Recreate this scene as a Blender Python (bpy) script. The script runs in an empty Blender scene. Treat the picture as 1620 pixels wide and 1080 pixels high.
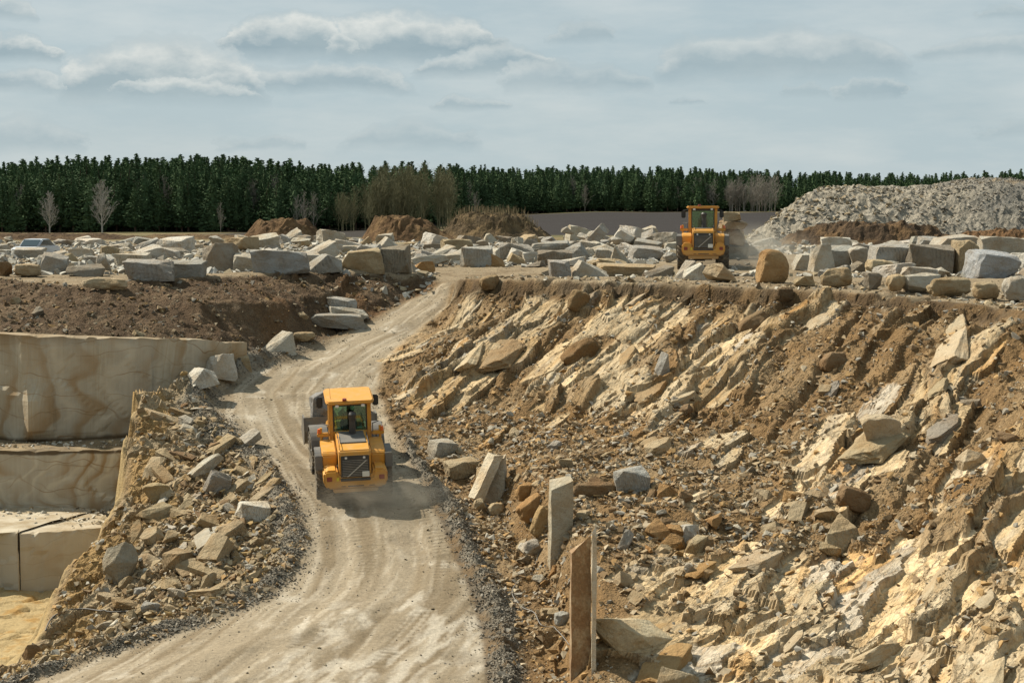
import bpy, bmesh, math, random
import numpy as np
from mathutils import Vector, Matrix, Euler
from mathutils.geometry import delaunay_2d_cdt

R = math.radians
scene = bpy.context.scene
COL = scene.collection

# ------------------------------------------------------------------ camera
CAM_Z, FPX, PITCH = 3.3, 2700.0, math.atan(210 / 2700.0)
cam_d = bpy.data.cameras.new('camera')
cam = bpy.data.objects.new('camera', cam_d)
COL.objects.link(cam)
cam.location = (0, 0, CAM_Z)
cam.rotation_euler = (math.pi / 2 - PITCH, 0, 0)
cam_d.sensor_width = 36.0
cam_d.lens = FPX / 1620 * 36
cam_d.clip_start = 0.5
cam_d.clip_end = 12000
scene.camera = cam
cP, sP = math.cos(PITCH), math.sin(PITCH)

def ray(u, v):
    a, b = (u - 810) / FPX, (540 - v) / FPX
    return a, cP + b * sP, -sP + b * cP

def pt(u, v, Y):
    """world point seen at photo pixel u, v at distance Y"""
    a, dy, dz = ray(u, v)
    t = Y / dy
    return (a * t, Y, CAM_Z + dz * t)

# ------------------------------------------------------------------ numpy noise
def _hash(ix, iy, seed):
    h = (ix.astype(np.int64) * 374761393 + iy.astype(np.int64) * 668265263 + seed * 1442695041) & 0xFFFFFFFF
    h = ((h ^ (h >> 13)) * 1274126177) & 0xFFFFFFFF
    h = ((h ^ (h >> 16)) * 2246822519) & 0xFFFFFFFF
    return ((h ^ (h >> 15)) & 0xFFFFFF).astype(np.float64) / 16777216.0

def noise(x, y, seed=0):
    """gradient noise, about -1..1"""
    x0, y0 = np.floor(x), np.floor(y)
    fx, fy = x - x0, y - y0
    u, v = fx * fx * fx * (fx * (fx * 6 - 15) + 10), fy * fy * fy * (fy * (fy * 6 - 15) + 10)
    def g(i, j):
        a = _hash(x0 + i, y0 + j, seed) * 2 * np.pi
        return np.cos(a) * (fx - i) + np.sin(a) * (fy - j)
    n0 = g(0, 0) * (1 - u) + g(1, 0) * u
    n1 = g(0, 1) * (1 - u) + g(1, 1) * u
    return (n0 * (1 - v) + n1 * v) * 1.5

def fbm(x, y, seed=0, octs=4, gain=0.5):
    s, a, f = 0, 1.0, 1.0
    for o in range(octs):
        s = s + a * noise(x * f, y * f, seed + o * 17)
        a *= gain; f *= 2.03
    return s

def cells(x, y, seed=0):
    """nearest jittered cell: distance, second distance, offset to its centre and three random numbers of it"""
    x0, y0 = np.floor(x), np.floor(y)
    best = np.full(x.shape, 1e9); sec = best.copy()
    dx = np.zeros(x.shape); dy = dx.copy(); r1 = dx.copy(); r2 = dx.copy(); r3 = dx.copy()
    for i in (-1, 0, 1):
        for j in (-1, 0, 1):
            cx, cy = x0 + i, y0 + j
            px = cx + _hash(cx, cy, seed); py = cy + _hash(cx, cy, seed + 1)
            d = np.hypot(px - x, py - y)
            m = d < best
            sec = np.where(m, best, np.minimum(sec, d))
            best = np.where(m, d, best)
            dx = np.where(m, x - px, dx); dy = np.where(m, y - py, dy)
            r1 = np.where(m, _hash(cx, cy, seed + 2), r1)
            r2 = np.where(m, _hash(cx, cy, seed + 3), r2)
            r3 = np.where(m, _hash(cx, cy, seed + 4), r3)
    return best, sec, dx, dy, r1, r2, r3

def facets(x, y, seed, tilt=1.0):
    """broken rock: every cell is its own tilted plane with a step to the next"""
    b, s, dx, dy, r1, r2, r3 = cells(x, y, seed)
    h = (r1 - .5) + tilt * (dx * (r2 - .5) + dy * (r3 - .5)) * 2
    return h, s - b, r1, r2

def smooth(a, b, x):
    t = np.clip((x - a) / (b - a), 0, 1)
    return t * t * (3 - 2 * t)

def mix3(c, d, m):
    return c * (1 - m[..., None]) + np.asarray(d) * m[..., None]

def poly_dist(px, py, poly, closed=True):
    """signed distance to a polygon in plan, negative inside"""
    best = np.full(px.shape, 1e9); inside = np.zeros(px.shape, bool)
    n = len(poly)
    for i in range(n if closed else n - 1):
        ax, ay = poly[i][0], poly[i][1]; bx, by = poly[(i + 1) % n][0], poly[(i + 1) % n][1]
        ex, ey = bx - ax, by - ay
        t = np.clip(((px - ax) * ex + (py - ay) * ey) / (ex * ex + ey * ey + 1e-12), 0, 1)
        best = np.minimum(best, np.hypot(px - ax - t * ex, py - ay - t * ey))
        if closed and ay != by:
            c = ((ay > py) != (by > py)) & (px < (bx - ax) * (py - ay) / (by - ay) + ax)
            inside ^= c
    return np.where(inside, -best, best)

def polyline_param(px, py, line):
    """distance along and signed distance across (positive on the right hand side) of a plan polyline"""
    best = np.full(px.shape, 1e9); al = np.zeros(px.shape); ac = np.zeros(px.shape); s0 = 0
    for i in range(len(line) - 1):
        ax, ay = line[i][:2]; bx, by = line[i + 1][:2]
        ex, ey = bx - ax, by - ay; L = math.hypot(ex, ey)
        t = np.clip(((px - ax) * ex + (py - ay) * ey) / (L * L), 0, 1)
        dxx, dyy = px - ax - t * ex, py - ay - t * ey
        d = np.hypot(dxx, dyy); m = d < best
        best = np.where(m, d, best); al = np.where(m, s0 + t * L, al)
        ac = np.where(m, np.sign(dxx * ey - dyy * ex) * d, ac)
        s0 += L
    return al, ac

# ------------------------------------------------------------------ object helpers
def tag(o, label=None, cat=None, group=None, kind=None):
    if label: o['label'] = label
    if cat: o['category'] = cat
    if group: o['group'] = group
    if kind: o['kind'] = kind
    return o

def np_mesh(name, verts, faces, smooth_sh=False):
    me = bpy.data.meshes.new(name)
    verts = np.asarray(verts, np.float32)
    faces = np.asarray(faces, np.int32)
    k = faces.shape[1]
    me.vertices.add(len(verts)); me.vertices.foreach_set('co', verts.ravel())
    me.loops.add(faces.size); me.loops.foreach_set('vertex_index', faces.ravel())
    me.polygons.add(len(faces))
    me.polygons.foreach_set('loop_start', np.arange(0, faces.size, k, dtype=np.int32))
    me.polygons.foreach_set('loop_total', np.full(len(faces), k, np.int32))
    me.update(calc_edges=True)
    me.polygons.foreach_set('use_smooth', np.full(len(faces), smooth_sh, bool))
    return me

def set_col(me, col, name='Col'):
    a = me.color_attributes.new(name, 'FLOAT_COLOR', 'POINT')
    c = np.ones((len(me.vertices), 4), np.float32); c[:, :3] = col
    a.data.foreach_set('color', c.ravel())

def link(name, me, mat=None, parent=None, loc=None):
    o = bpy.data.objects.new(name, me); COL.objects.link(o)
    if mat is not None and me is not None:
        for m in (mat if isinstance(mat, (list, tuple)) else [mat]):
            if me.materials.find(m.name) < 0: me.materials.append(m)
    if parent: o.parent = parent
    if loc is not None: o.location = loc
    return o

def empty(name, loc=(0, 0, 0), rot=(0, 0, 0)):
    o = bpy.data.objects.new(name, None); COL.objects.link(o)
    o.location = loc; o.rotation_euler = rot
    return o

# ------------------------------------------------------------------ materials
class NT:
    """small node builder"""
    def __init__(self, tree): self.t = tree; self.n = tree.nodes; self.l = tree.links
    def node(self, kind, **kw):
        nd = self.n.new(kind)
        for k, v in kw.items():
            if k.startswith('_'): setattr(nd, k[1:], v)
        return nd
    def set(self, sock, v):
        if isinstance(v, bpy.types.NodeSocket): self.l.new(v, sock)
        elif isinstance(v, (tuple, list)) and len(v) == 3 and sock.type == 'RGBA': sock.default_value = (*v, 1)
        else: sock.default_value = v
    def math(self, op, a, b=0.0, c=0.0, clamp=False):
        nd = self.n.new('ShaderNodeMath'); nd.operation = op; nd.use_clamp = clamp
        self.set(nd.inputs[0], a); self.set(nd.inputs[1], b); self.set(nd.inputs[2], c)
        return nd.outputs[0]
    def mix(self, f, a, b, mode='MIX'):
        nd = self.n.new('ShaderNodeMix'); nd.data_type = 'RGBA'; nd.blend_type = mode
        self.set(nd.inputs['Factor'], f); self.set(nd.inputs[6], a); self.set(nd.inputs[7], b)
        return nd.outputs[2]
    def noise(self, vec, scale, detail=3.0, rough=.55, out=0, dim='3D'):
        nd = self.n.new('ShaderNodeTexNoise'); nd.noise_dimensions = dim
        if vec is not None: self.l.new(vec, nd.inputs['Vector'])
        nd.inputs['Scale'].default_value = scale; nd.inputs['Detail'].default_value = detail
        nd.inputs['Roughness'].default_value = rough
        return nd.outputs[out]
    def voro(self, vec, scale, feature='F1', out='Distance'):
        nd = self.n.new('ShaderNodeTexVoronoi'); nd.feature = feature
        if vec is not None: self.l.new(vec, nd.inputs['Vector'])
        nd.inputs['Scale'].default_value = scale
        return nd.outputs[out]
    def ramp(self, f, stops):
        nd = self.n.new('ShaderNodeValToRGB'); e = nd.color_ramp.elements
        while len(e) < len(stops): e.new(.5)
        for i, (p, c) in enumerate(stops):
            e[i].position = p; e[i].color = (*c, 1) if len(c) == 3 else c
        self.set(nd.inputs[0], f)
        return nd.outputs[0]
    def rng(self, f, a, b, c=0.0, d=1.0):
        nd = self.n.new('ShaderNodeMapRange'); self.set(nd.inputs[0], f)
        for i, v in enumerate((a, b, c, d)): nd.inputs[i + 1].default_value = v
        return nd.outputs[0]
    def bump(self, h, strength=.5, dist=.05, normal=None):
        nd = self.n.new('ShaderNodeBump'); nd.inputs['Strength'].default_value = strength
        nd.inputs['Distance'].default_value = dist; self.l.new(h, nd.inputs['Height'])
        if normal is not None: self.l.new(normal, nd.inputs['Normal'])
        return nd.outputs[0]
    def coord(self, which='Object'):
        return self.n.new('ShaderNodeTexCoord').outputs[which]
    def mapping(self, vec, scale=(1, 1, 1), rot=(0, 0, 0), loc=(0, 0, 0)):
        nd = self.n.new('ShaderNodeMapping'); self.l.new(vec, nd.inputs[0])
        nd.inputs['Scale'].default_value = scale; nd.inputs['Rotation'].default_value = rot; nd.inputs['Location'].default_value = loc
        return nd.outputs[0]

def new_mat(name):
    m = bpy.data.materials.new(name); m.use_nodes = True
    nt = NT(m.node_tree); b = m.node_tree.nodes['Principled BSDF']
    return m, nt, b

def simple_mat(name, col, rough=.6, metal=0.0, dirt=None, amount=.35, scale=3.0):
    m, nt, b = new_mat(name)
    b.inputs['Roughness'].default_value = rough; b.inputs['Metallic'].default_value = metal
    c = nt.coord()
    n = nt.noise(c, scale, 5, .65)
    base = nt.mix(nt.rng(n, .3, .75, 0, amount), col, dirt or tuple(x * .7 for x in col))
    nt.l.new(base, b.inputs['Base Color'])
    return m
# ================================================================== TERRAIN
FLOOR = -10.1
def P(*a): return [pt(*q) for q in a]
road_left = P((700,450,86),(672,465,84.6),(640,480,83.2),(580,515,79.6),(480,560,75.5),(400,590,72),(345,620,69),(338,650,66),(385,690,62.8),(430,735,59.5),
              (470,790,55.8),(487,850,52.4),(478,900,49.8),(420,950,47.5),(330,985,46),(200,1025,44.4),(60,1075,42.5),(-100,1130,40.5),(-320,1190,38.2))
road_right = P((716,451,85.5),(706,488,81.8),(652,530,77.8),(605,575,73.6),(597,620,69.4),(612,660,65.6),(640,720,60.7),(680,775,56.7),(705,820,53.8),
               (725,870,51),(752,930,48),(775,1000,44.8),(782,1080,41.2),(775,1200,37),(760,1350,33))
rim_right = P((716,446,85.4),(724,441,82.5),(760,441,80),(880,442,77),(1000,446,74),(1120,450,72),(1250,457,69),(1330,461,67),(1400,467,65),(1500,479,62),(1620,491,58),(1760,510,53),(1950,540,48))
lip_right = [pt(u, v + dv, Y - .14) for (u, v, Y), dv in zip(((724,446,82.3),(760,441,80),(880,442,77),(1000,446,74),(1120,450,72),(1250,457,69),(1330,461,67),(1400,467,65),(1500,479,62),(1620,491,58),(1760,510,53),(1950,540,48)),
             (16,20,24,22,25,26,20,16,15,15,15,15))]
mid_right = P((690,520,79.5),(760,545,73.5),(880,545,70.5),(1000,550,67.5),(1120,555,65.5),(1250,545,62.5),(1400,560,59),(1520,575,56),(1650,585,53),(1800,600,49),(1980,640,44))
base_right = P((660,640,67.2),(720,655,66),(800,660,65),(900,660,63.5),(1000,655,62),(1100,660,59.5),(1250,670,56),(1400,680,53),(1520,690,51),(1650,700,48.5),(1850,720,45))
bench_right = P((745,718,61),(800,735,57.5),(890,750,52.3),(1000,760,52.5),(1100,770,51.5),(1250,790,49.5),(1400,800,48),(1520,800,46.5),(1650,810,45),(1850,830,42.5))
low_right = P((945,838,46.8),(960,900,44.8),(1100,900,45.5),(1250,910,45),(1400,920,43.5),(1520,920,42.5),(1650,920,41),(1850,930,39))
bot_right = P((945,1080,39.5),(1100,1080,39.5),(1250,1080,39),(1400,1080,38.2),(1650,1080,36.5),(1850,1080,34.5))
under_right = P((945,1300,33.5),(1250,1300,33),(1650,1300,31),(2000,1300,29))
wall_crest = P((752,722,60),(800,742,57.2),(868,760,52.6),(902,790,51.0),(912,850,47.6),(938,842,46.6),(950,950,43.2),(948,1080,39.5),(948,1300,33.5))
wall_foot = P((735,770,58.6),(790,800,56.2),(858,922,49.1),(894,985,45.6),(896,1040,43),(898,1080,41),(905,1150,38.2),(930,1300,33.5))
rim_left = P((-200,438,82),(0,440,81),(130,450,76.5),(220,443,78),(330,437,80),(450,429,83.5),(560,426,86),(650,432,87.5),(694,441,88))
foot_left = P((655,468,85.6),(600,490,82.6),(560,505,80.6),(500,525,78.2),(430,552,75.4),(398,560,73.6))
mid_left = P((-200,480,74),(0,482,74.5),(150,487,73),(300,482,74.5),(420,480,77),(520,468,81),(620,452,85.6))
wall_top = [(x, y + .75, z) for x, y, z in P((-220,523,66.6),(0,531,67),(100,540,67.5),(215,546,68.5),(330,549,70.5),(386,560,72.2))]
wall_base = [(x, y + .4, FLOOR) for x, y, z in wall_top[:-1]] + [(wall_top[-1][0] - .6, wall_top[-1][1] - .5, -6.0)]
for k_ in range(len(wall_base)): wall_base[k_] = (wall_base[k_][0], wall_base[k_][1] - .65, wall_base[k_][2])
pit_edge = P((384,575,71.4),(320,590,69.8),(270,606,66.8),(222,620,65),(203,700,61.5),(196,790,58.3),(150,850,55.8),(110,900,53.8),(82,960,51),(72,1010,49.2),(25,1050,47.3),(-60,1085,46.2),(-300,1140,44))
shoulder = P((300,640,65.8),(330,700,62.2),(300,750,59),(380,800,56.2),(300,850,54),(400,870,52),(300,920,50.8),(200,900,53),(180,970,49.7),(250,990,47.4),(270,640,65.6),(250,700,61.8),(240,790,58.0),(210,850,55))
pit_foot = [(x - .9, y + .2, FLOOR) for x, y, z in pit_edge[2:]]
pit_floor = [(x, y, FLOOR) for x in (-40, -34, -28, -24) for y in (46, 50, 55, 60, 65)] + [(-20, 56, FLOOR), (-20, 60, FLOOR), (-18, 63, FLOOR), (-16.9, 65.0, FLOOR), (-21, 52.5, FLOOR), (-22, 66, FLOOR), (-28, 66, FLOOR)]
plateau = [(x, y, 0.0) for x in (-45, -35, -25, -15, -6, 4, 14, 24, 34) for y in (90, 95, 100)] + \
          [(4, 84, .05), (10, 79, .05), (14, 73, .05), (19, 66, 0), (24, 58, -.1), (29, 52, -.2), (34, 46, -.3), (34, 70, 0), (28, 78, 0), (22, 84, 0),
           (-9, 89, -.1), (-16, 87.5, .05), (-24, 86, .05), (-32, 86, 0), (-45, 84, 0)]
outer = [(-45, 66, -1.6), (-45, 75, -.9), (-45, 65.3, FLOOR), (-45, 44, FLOOR), (-45, 36, -9), (34, 40, -3), (34, 33, -7), (34, 25, -9), (-45, 25, -9), (0, 25, -9.2), (-20, 25, -9.2), (17, 25, -9),
         (-20, 34, -8.9), (-10, 33, -9.0), (-30, 38, -8.9), (-12, 38.5, -8.45), (-4, 38, -8.45), (-6, 44, -7.85), (-3, 47, -7.45)]
lines = [road_left, road_right, rim_right, lip_right, mid_right, base_right, bench_right, low_right, bot_right, under_right, wall_crest, wall_foot,
         rim_left, foot_left, mid_left, wall_top, wall_base, pit_edge, pit_foot]

def densify(ln, step=.7):
    out = []
    for a, b in zip(ln[:-1], ln[1:]):
        n = max(1, int(math.dist(a, b) / step))
        out += [tuple(a[k] + (b[k] - a[k]) * i / n for k in range(3)) for i in range(n)]
    return out + [ln[-1]]
def jag(ln, amp, zamp, seed):
    out = []
    for x, y, z in densify(ln, .3):
        a = np.array([x]), np.array([y])
        out.append((x + amp * float(fbm(a[0] * .9, a[1] * .9, seed, 4)[0]), y + amp * float(fbm(a[0] * .9, a[1] * .9, seed + 50, 4)[0]), z + zamp * float(noise(a[0] * 1.3, a[1] * 1.3, seed + 90)[0])))
    return out
for nm_, am, za in (('rim_right', .30, .07), ('lip_right', .30, .12), ('pit_edge', .38, .12), ('rim_left', .35, .06)):
    ln = globals()[nm_]; k_ = [i for i, q in enumerate(lines) if q is ln][0]
    lines[k_] = jag(ln, am, za, 7 if 'right' in nm_ else 8)
pit_foot[:] = [(x - .75, y + .15, FLOOR) for x, y, z in lines[[i for i, q in enumerate(lines) if q is pit_foot][0] - 1][6:]]
tin = []
for ln in lines: tin += densify(ln)
tin += shoulder + pit_floor + plateau + outer
# drop near-duplicates in plan
seen, tin2 = {}, []
for p in tin:
    k = (round(p[0] / .12), round(p[1] / .12))
    if k not in seen: seen[k] = 1; tin2.append(p)
res = delaunay_2d_cdt([Vector(p[:2]) for p in tin2], [], [], 0, 1e-5)
tv, tf, orig = res[0], res[2], res[3]
tz = [tin2[o[0]][2] for o in orig]

# plan grid: fine inside the picture, rows spaced with distance
gx = np.concatenate([np.arange(-45, -26, .45), np.arange(-26, 20, .075), np.arange(20, 34.01, .4)])
gy = [25.0]
while gy[-1] < 100: gy.append(gy[-1] + max(.045, min(.12, gy[-1] * .00128)) * (3 if gy[-1] < 34 else 1))
gy = np.array(gy)
GX, GY = np.meshgrid(gx, gy)
Z = np.full(GX.shape, np.nan)
for f in tf:
    (ax, ay), (bx, by), (cx, cy) = [tv[i] for i in f]
    i0, i1 = np.searchsorted(gx, [min(ax, bx, cx) - 1e-6, max(ax, bx, cx) + 1e-6])
    j0, j1 = np.searchsorted(gy, [min(ay, by, cy) - 1e-6, max(ay, by, cy) + 1e-6])
    if i1 <= i0 or j1 <= j0: continue
    X, Y = GX[j0:j1, i0:i1], GY[j0:j1, i0:i1]
    den = (by - cy) * (ax - cx) + (cx - bx) * (ay - cy)
    if abs(den) < 1e-12: continue
    l1 = ((by - cy) * (X - cx) + (cx - bx) * (Y - cy)) / den
    l2 = ((cy - ay) * (X - cx) + (ax - cx) * (Y - cy)) / den
    m = (l1 >= -1e-5) & (l2 >= -1e-5) & (l1 + l2 <= 1 + 1e-5)
    zz = l1 * tz[f[0]] + l2 * tz[f[1]] + (1 - l1 - l2) * tz[f[2]]
    sub = Z[j0:j1, i0:i1]; sub[m] = zz[m]
Z = np.where(np.isnan(Z), 0.0, Z)

def blur(A, n):
    for _ in range(n):
        B = np.pad(A, 1, mode='edge')
        A = (B[:-2, 1:-1] + B[2:, 1:-1] + B[1:-1, :-2] + B[1:-1, 2:] + 2 * A) / 6
    return A
Zb = Z.copy()
Zs = blur(Z, 6)

road_poly = [p[:2] for p in road_left] + [p[:2] for p in road_right[::-1]]
d_road = poly_dist(GX, GY, road_poly)
right_poly = [p[:2] for p in rim_right] + [(40, 40), (40, 20), (-2, 20)] + [p[:2] for p in road_right[::-1]]
d_right = poly_dist(GX, GY, right_poly)
left_poly = [p[:2] for p in rim_left] + [p[:2] for p in road_left[:6]] + [p[:2] for p in wall_top[::-1]]
d_left = poly_dist(GX, GY, left_poly)
sh_poly = [p[:2] for p in road_left[5:]] + [p[:2] for p in pit_edge[::-1]]
d_sh = poly_dist(GX, GY, sh_poly)
pit_poly = [p[:2] for p in pit_edge] + [(-46, 44), (-46, 66)] + [p[:2] for p in wall_top]
d_pit = poly_dist(GX, GY, pit_poly)
centre = [((a[0] + b[0]) / 2, (a[1] + b[1]) / 2) for a, b in zip(
    [road_left[i] for i in (0, 2, 3, 4, 5, 6, 7, 8, 9, 10, 11, 12, 13, 15, 16)],
    [road_right[i] for i in (0, 1, 2, 2, 3, 4, 5, 6, 6, 7, 8, 9, 10, 12, 13)])]
R_al, R_ac = polyline_param(GX, GY, centre)

on_road = smooth(.25, -.25, d_road + .18 * noise(GX * .9, GY * .9, 5))
on_right = smooth(.25, -.15, d_right + .2 * noise(GX * 1.5, GY * 1.5, 6)) * (1 - on_road)
on_left = smooth(.2, -.6, d_left) * (1 - on_road)
on_sh = smooth(.2, -.3, d_sh) * (1 - on_road)
on_pit = smooth(.1, -.3, d_pit)
on_top = np.clip(1 - on_road - on_right - on_left - on_sh - on_pit, 0, 1)

# strata of the cut: along = down the dip, across = over the beds
AL = -.52 * GX - .85 * GY
AC = .85 * GX - .52 * GY
warp = fbm(GX * .25, GY * .25, 40, 3)
sa, sc = AL + .4 * warp, AC + .55 * warp
rock_n = fbm(sc * .30, sa * .10, 60, 4)
low_zone = smooth(-4.4, -5.8, Zs) * smooth(2.5, 6, GX)                      # barer, paler rock low on the right
rock_amt = smooth(-.05, .30, rock_n + .42 * low_zone - .02)                 # where beds are bare, 0..1
bench_zone = smooth(-3.9, -4.7, Zs) * smooth(44, 47, GY) * smooth(10.5, 6.5, GX)   # debris bench
rock_amt = rock_amt * (1 - .9 * bench_zone)
# tilted beds: each rises gently to its right edge and breaks off there, in lengths of a few metres
saw_c = sc * .42 + .30 * noise(sa * .22, sc * .25, 71) + .10 * noise(sa * .9, sc * .9, 72)
bed = np.floor(saw_c); saw = saw_c - bed
blen = np.floor(sa * .17 + 9 * _hash(bed, bed * 0, 3) + .25 * noise(sc * .8, sa * .5, 73))
bed_r = _hash(bed, blen, 9); bed_c = _hash(bed, blen, 10)
saw_h = (saw * smooth(1.0, .93, saw)) * (.15 + 1.1 * bed_r ** 1.5)
f1, e1, c1a, c1b = facets(sc * .55, sa * .24, 11, .8)
f2, e2, c2a, c2b = facets(sc * 1.7, sa * .75, 12, 1.0)
f3, e3, c3a, c3b = facets(GX * 4.2, GY * 4.2, 13, 1.0)
f4, e4, c4a, c4b = facets(sc * 4.0, sa * 1.9, 14, 1.0)
lump = fbm(GX * .5, GY * .5, 21, 4)
fine = fbm(GX * 3.0, GY * 3.0, 31, 3)
rockh = .52 * saw_h + .46 * f1 + .11 * f2 + .035 * f4 + .10 * lump
dirth = .22 * lump + .05 * fine + .05 * np.maximum(f3, 0) * (c3a > .55)
slope_w = smooth(.0, -1.0, d_right)
gul = np.abs(noise(sc * .55, sa * .07, 75))
Zr = rock_amt * (rockh + .12) + (1 - rock_amt) * (dirth + (.30 * saw_h + .22 * f1 - .25 * smooth(.25, 0, gul)) * (1 - bench_zone))
toe = smooth(.6, 1.8, d_road)
d_crest = poly_dist(GX, GY, [p[:2] for p in wall_crest], False)
dZ = on_right * (.10 * f2 + .07 * f3 + .05 * fine) * smooth(-1.2, -.3, d_right) * smooth(.1, -.05, d_right)
dZ += on_right * slope_w * toe * Zr * (.25 + .75 * smooth(.2, 1.4, d_crest))
# left bank: lumpy earth, ledges near the road cut
lb_led = smooth(-15, -9, GX)
dZ += on_left * smooth(.1, -.9, d_left) * (.2 * lump + .07 * fine + .07 * np.maximum(f3, 0) * (c3b > .6) + lb_led * .3 * f1)
# shoulder of the ramp: broken
dZ += on_sh * smooth(.3, 1.2, d_road) * (.20 * lump + .20 * f2 + .10 * f3 + .03 * fine + .25 * f1 * smooth(3.5, 1.0, np.abs(d_pit)))
# road: shallow ruts, washboard and loose crumbs
rut = np.exp(-((np.abs(R_ac) - 1.1) / .35) ** 2)
dZ += on_road * (-.05 * rut + .035 * fbm(GX * .8, GY * .8, 51, 3) + .008 * fine)
# gravel berms on both edges
bw = np.where(R_ac > 0, .62, .45) * np.clip(1 + .75 * noise(R_al * .16, R_al * 0 + 3, 61) + .3 * noise(GX * .8, GY * .8, 62), .3, 2.0)
berm_on = smooth(90, 84, GY) * np.where(R_ac > 0, smooth(78, 74, GY), smooth(64, 62, GY))
berm = np.exp(-((d_road - bw * .75) / (bw * .55)) ** 2) * berm_on
dZ += berm * (.26 + .1 * noise(GX * 1.2, GY * 1.2, 55)) + berm * .04 * f3
# plateau
dZ += on_top * (.05 * lump + .02 * fine + .03 * np.maximum(f3, 0) * (c3a > .75))
dZ += on_pit * (.10 * lump + .08 * f2 + .12 * f1)
Z = np.where(on_pit > .5, Zb, Zs) + dZ

# bare beds: broken plates of rock that lie down the dip, right edges standing proud
Zw = blur(Zs, 40)
gX = np.gradient(Zw, axis=1) / np.gradient(gx)[None, :]; gY = np.gradient(Zw, axis=0) / np.gradient(gy)[:, None]
plate_m = np.zeros(GX.shape); plate_c = np.zeros(GX.shape + (3,))
pr_ = random.Random(12)
CREAM_ = [(.54,.43,.27), (.57,.475,.325), (.49,.385,.235), (.50,.41,.27), (.43,.39,.32), (.41,.30,.165), (.47,.31,.145)]
def lay_plates(n, ok, L_, W_, off_, tilt_, seed):
    k = t = 0
    while k < n and t < 20000:
        t += 1
        y0 = pr_.uniform(36, 85); x0 = y0 * pr_.uniform(-.08, .33)
        i, j = int(np.searchsorted(gx, x0)), int(np.searchsorted(gy, y0))
        if i >= len(gx) - 1 or j >= len(gy) - 1 or d_right[j, i] > -.7 or d_road[j, i] < 1.6 or d_crest[j, i] < 1.2 or not ok(x0, y0, Zs[j, i], rock_n[j, i], bench_zone[j, i]): continue
        L, W = pr_.uniform(*L_), pr_.uniform(*W_); rad = L * .75 + W
        i0, i1 = np.searchsorted(gx, [x0 - rad, x0 + rad]); j0, j1 = np.searchsorted(gy, [y0 - rad, y0 + rad])
        X, Y = GX[j0:j1, i0:i1] - x0, GY[j0:j1, i0:i1] - y0
        an = math.atan2(-.85, -.52) + pr_.gauss(0, .13); ca, sa_ = math.cos(an), math.sin(an)
        a = X * ca + Y * sa_; c = -X * sa_ + Y * ca            # a down the dip; c to the right is negative
        c = -c * -1
        sd = seed + k
        rag = .30 * noise(a * .8, c * 1.0, sd) + .06 * noise(a * 3, c * 3, sd + 7)
        ea = np.abs(a) / (L / 2) + rag * 1.0; ec = np.abs(c + .12 * W * noise(a * .8, c * 0, sd + 3)) / (W / 2) + rag * .8
        m = (ea < 1) & (ec < 1)
        tl = pr_.uniform(*tilt_)
        right = c if (-sa_ * 1.0) > 0 else -c
        # across axis pointing to +x
        ax_ = -sa_; right = c * (1 if ax_ > 0 else -1)
        h = Zw[j, i] + gX[j, i] * X + gY[j, i] * Y + pr_.uniform(*off_) + tl * right
        q1, qe, qa, qb = facets(right * 1.5 + sd, a * .5, sd + 11, .7)
        h = h + .085 * q1 + .02 * noise(a * 3, c * 5, sd + 13)
        z = Z[j0:j1, i0:i1]; up = m & (h > z - .14)
        z[up] = np.maximum(h, z * .35 + h * .65)[up]
        base = np.array(CREAM_[min(int(pr_.random() ** 1.5 * 7), 6)]) * pr_.uniform(.88, 1.12)
        cc = base[None, None] * (.86 + .3 * qa)[..., None]
        st = fbm(right * 2.2, a * .35, sd + 17, 3)
        cc = mix3(cc, np.array((.44, .27, .105)), .5 * smooth(.3, .75, st)); cc = mix3(cc, np.array((.36, .335, .28)), .5 * smooth(-.25, -.7, st))
        cc = mix3(cc, np.array((.22, .145, .075)), .7 * smooth(.05, .01, qe) * (qb > .4))
        plate_m[j0:j1, i0:i1][up] = 1; plate_c[j0:j1, i0:i1][up] = cc[up]
        k += 1
lay_plates(62, lambda x, y, z, r, b: -4.3 < z < -.5 and x < 7 and r > -.3, (2.0, 5.8), (.5, 1.6), (-.14, .13), (.06, .30), 1000)
lay_plates(44, lambda x, y, z, r, b: -4.6 < z < -.6 and x >= 6 and r > .0, (1.4, 4.6), (.5, 1.6), (-.14, .12), (.06, .28), 1200)
lay_plates(110, lambda x, y, z, r, b: z < -4.3 and b < .4 and y < 52 and r > -.35, (1.4, 4.6), (.9, 2.8), (-.12, .16), (.04, .28), 1400)
lay_plates(10, lambda x, y, z, r, b: b > .5, (.8, 1.8), (.4, .9), (-.1, .12), (.1, .4), 1600)

# ---------------------------------------------------------------- albedo
def C(*rgb): return np.array(rgb)
n1 = fbm(GX * .35, GY * .35, 80, 4); n2 = fbm(GX * 1.3, GY * 1.3, 81, 4); n3 = fbm(GX * 6, GY * 6, 82, 2)
dirt = mix3(np.broadcast_to(C(.24, .15, .068), GX.shape + (3,)), C(.325, .228, .122), smooth(-.4, .6, n1))
dirt = mix3(dirt, C(.155, .095, .045), .7 * smooth(.1, .9, n2))
dirt = mix3(dirt, C(.30, .175, .07), .65 * smooth(.25, .8, fbm(sc * .4, sa * .1, 83, 3)))
cell_t = (c1a * .6 + c2a * .4)
rock = mix3(np.broadcast_to(C(.50, .40, .255), GX.shape + (3,)), C(.40, .285, .15), smooth(.35, .85, cell_t))
rock = mix3(rock, C(.36, .33, .275), .8 * smooth(.55, .75, c1b) * smooth(-.2, .3, n2))
rock = mix3(rock, C(.49, .28, .10), .75 * smooth(.35, .8, fbm(sc * 1.1, sa * .22, 85, 3)))
rock = mix3(rock, C(.60, .51, .36), .8 * smooth(.62, .8, c2b) )
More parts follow.
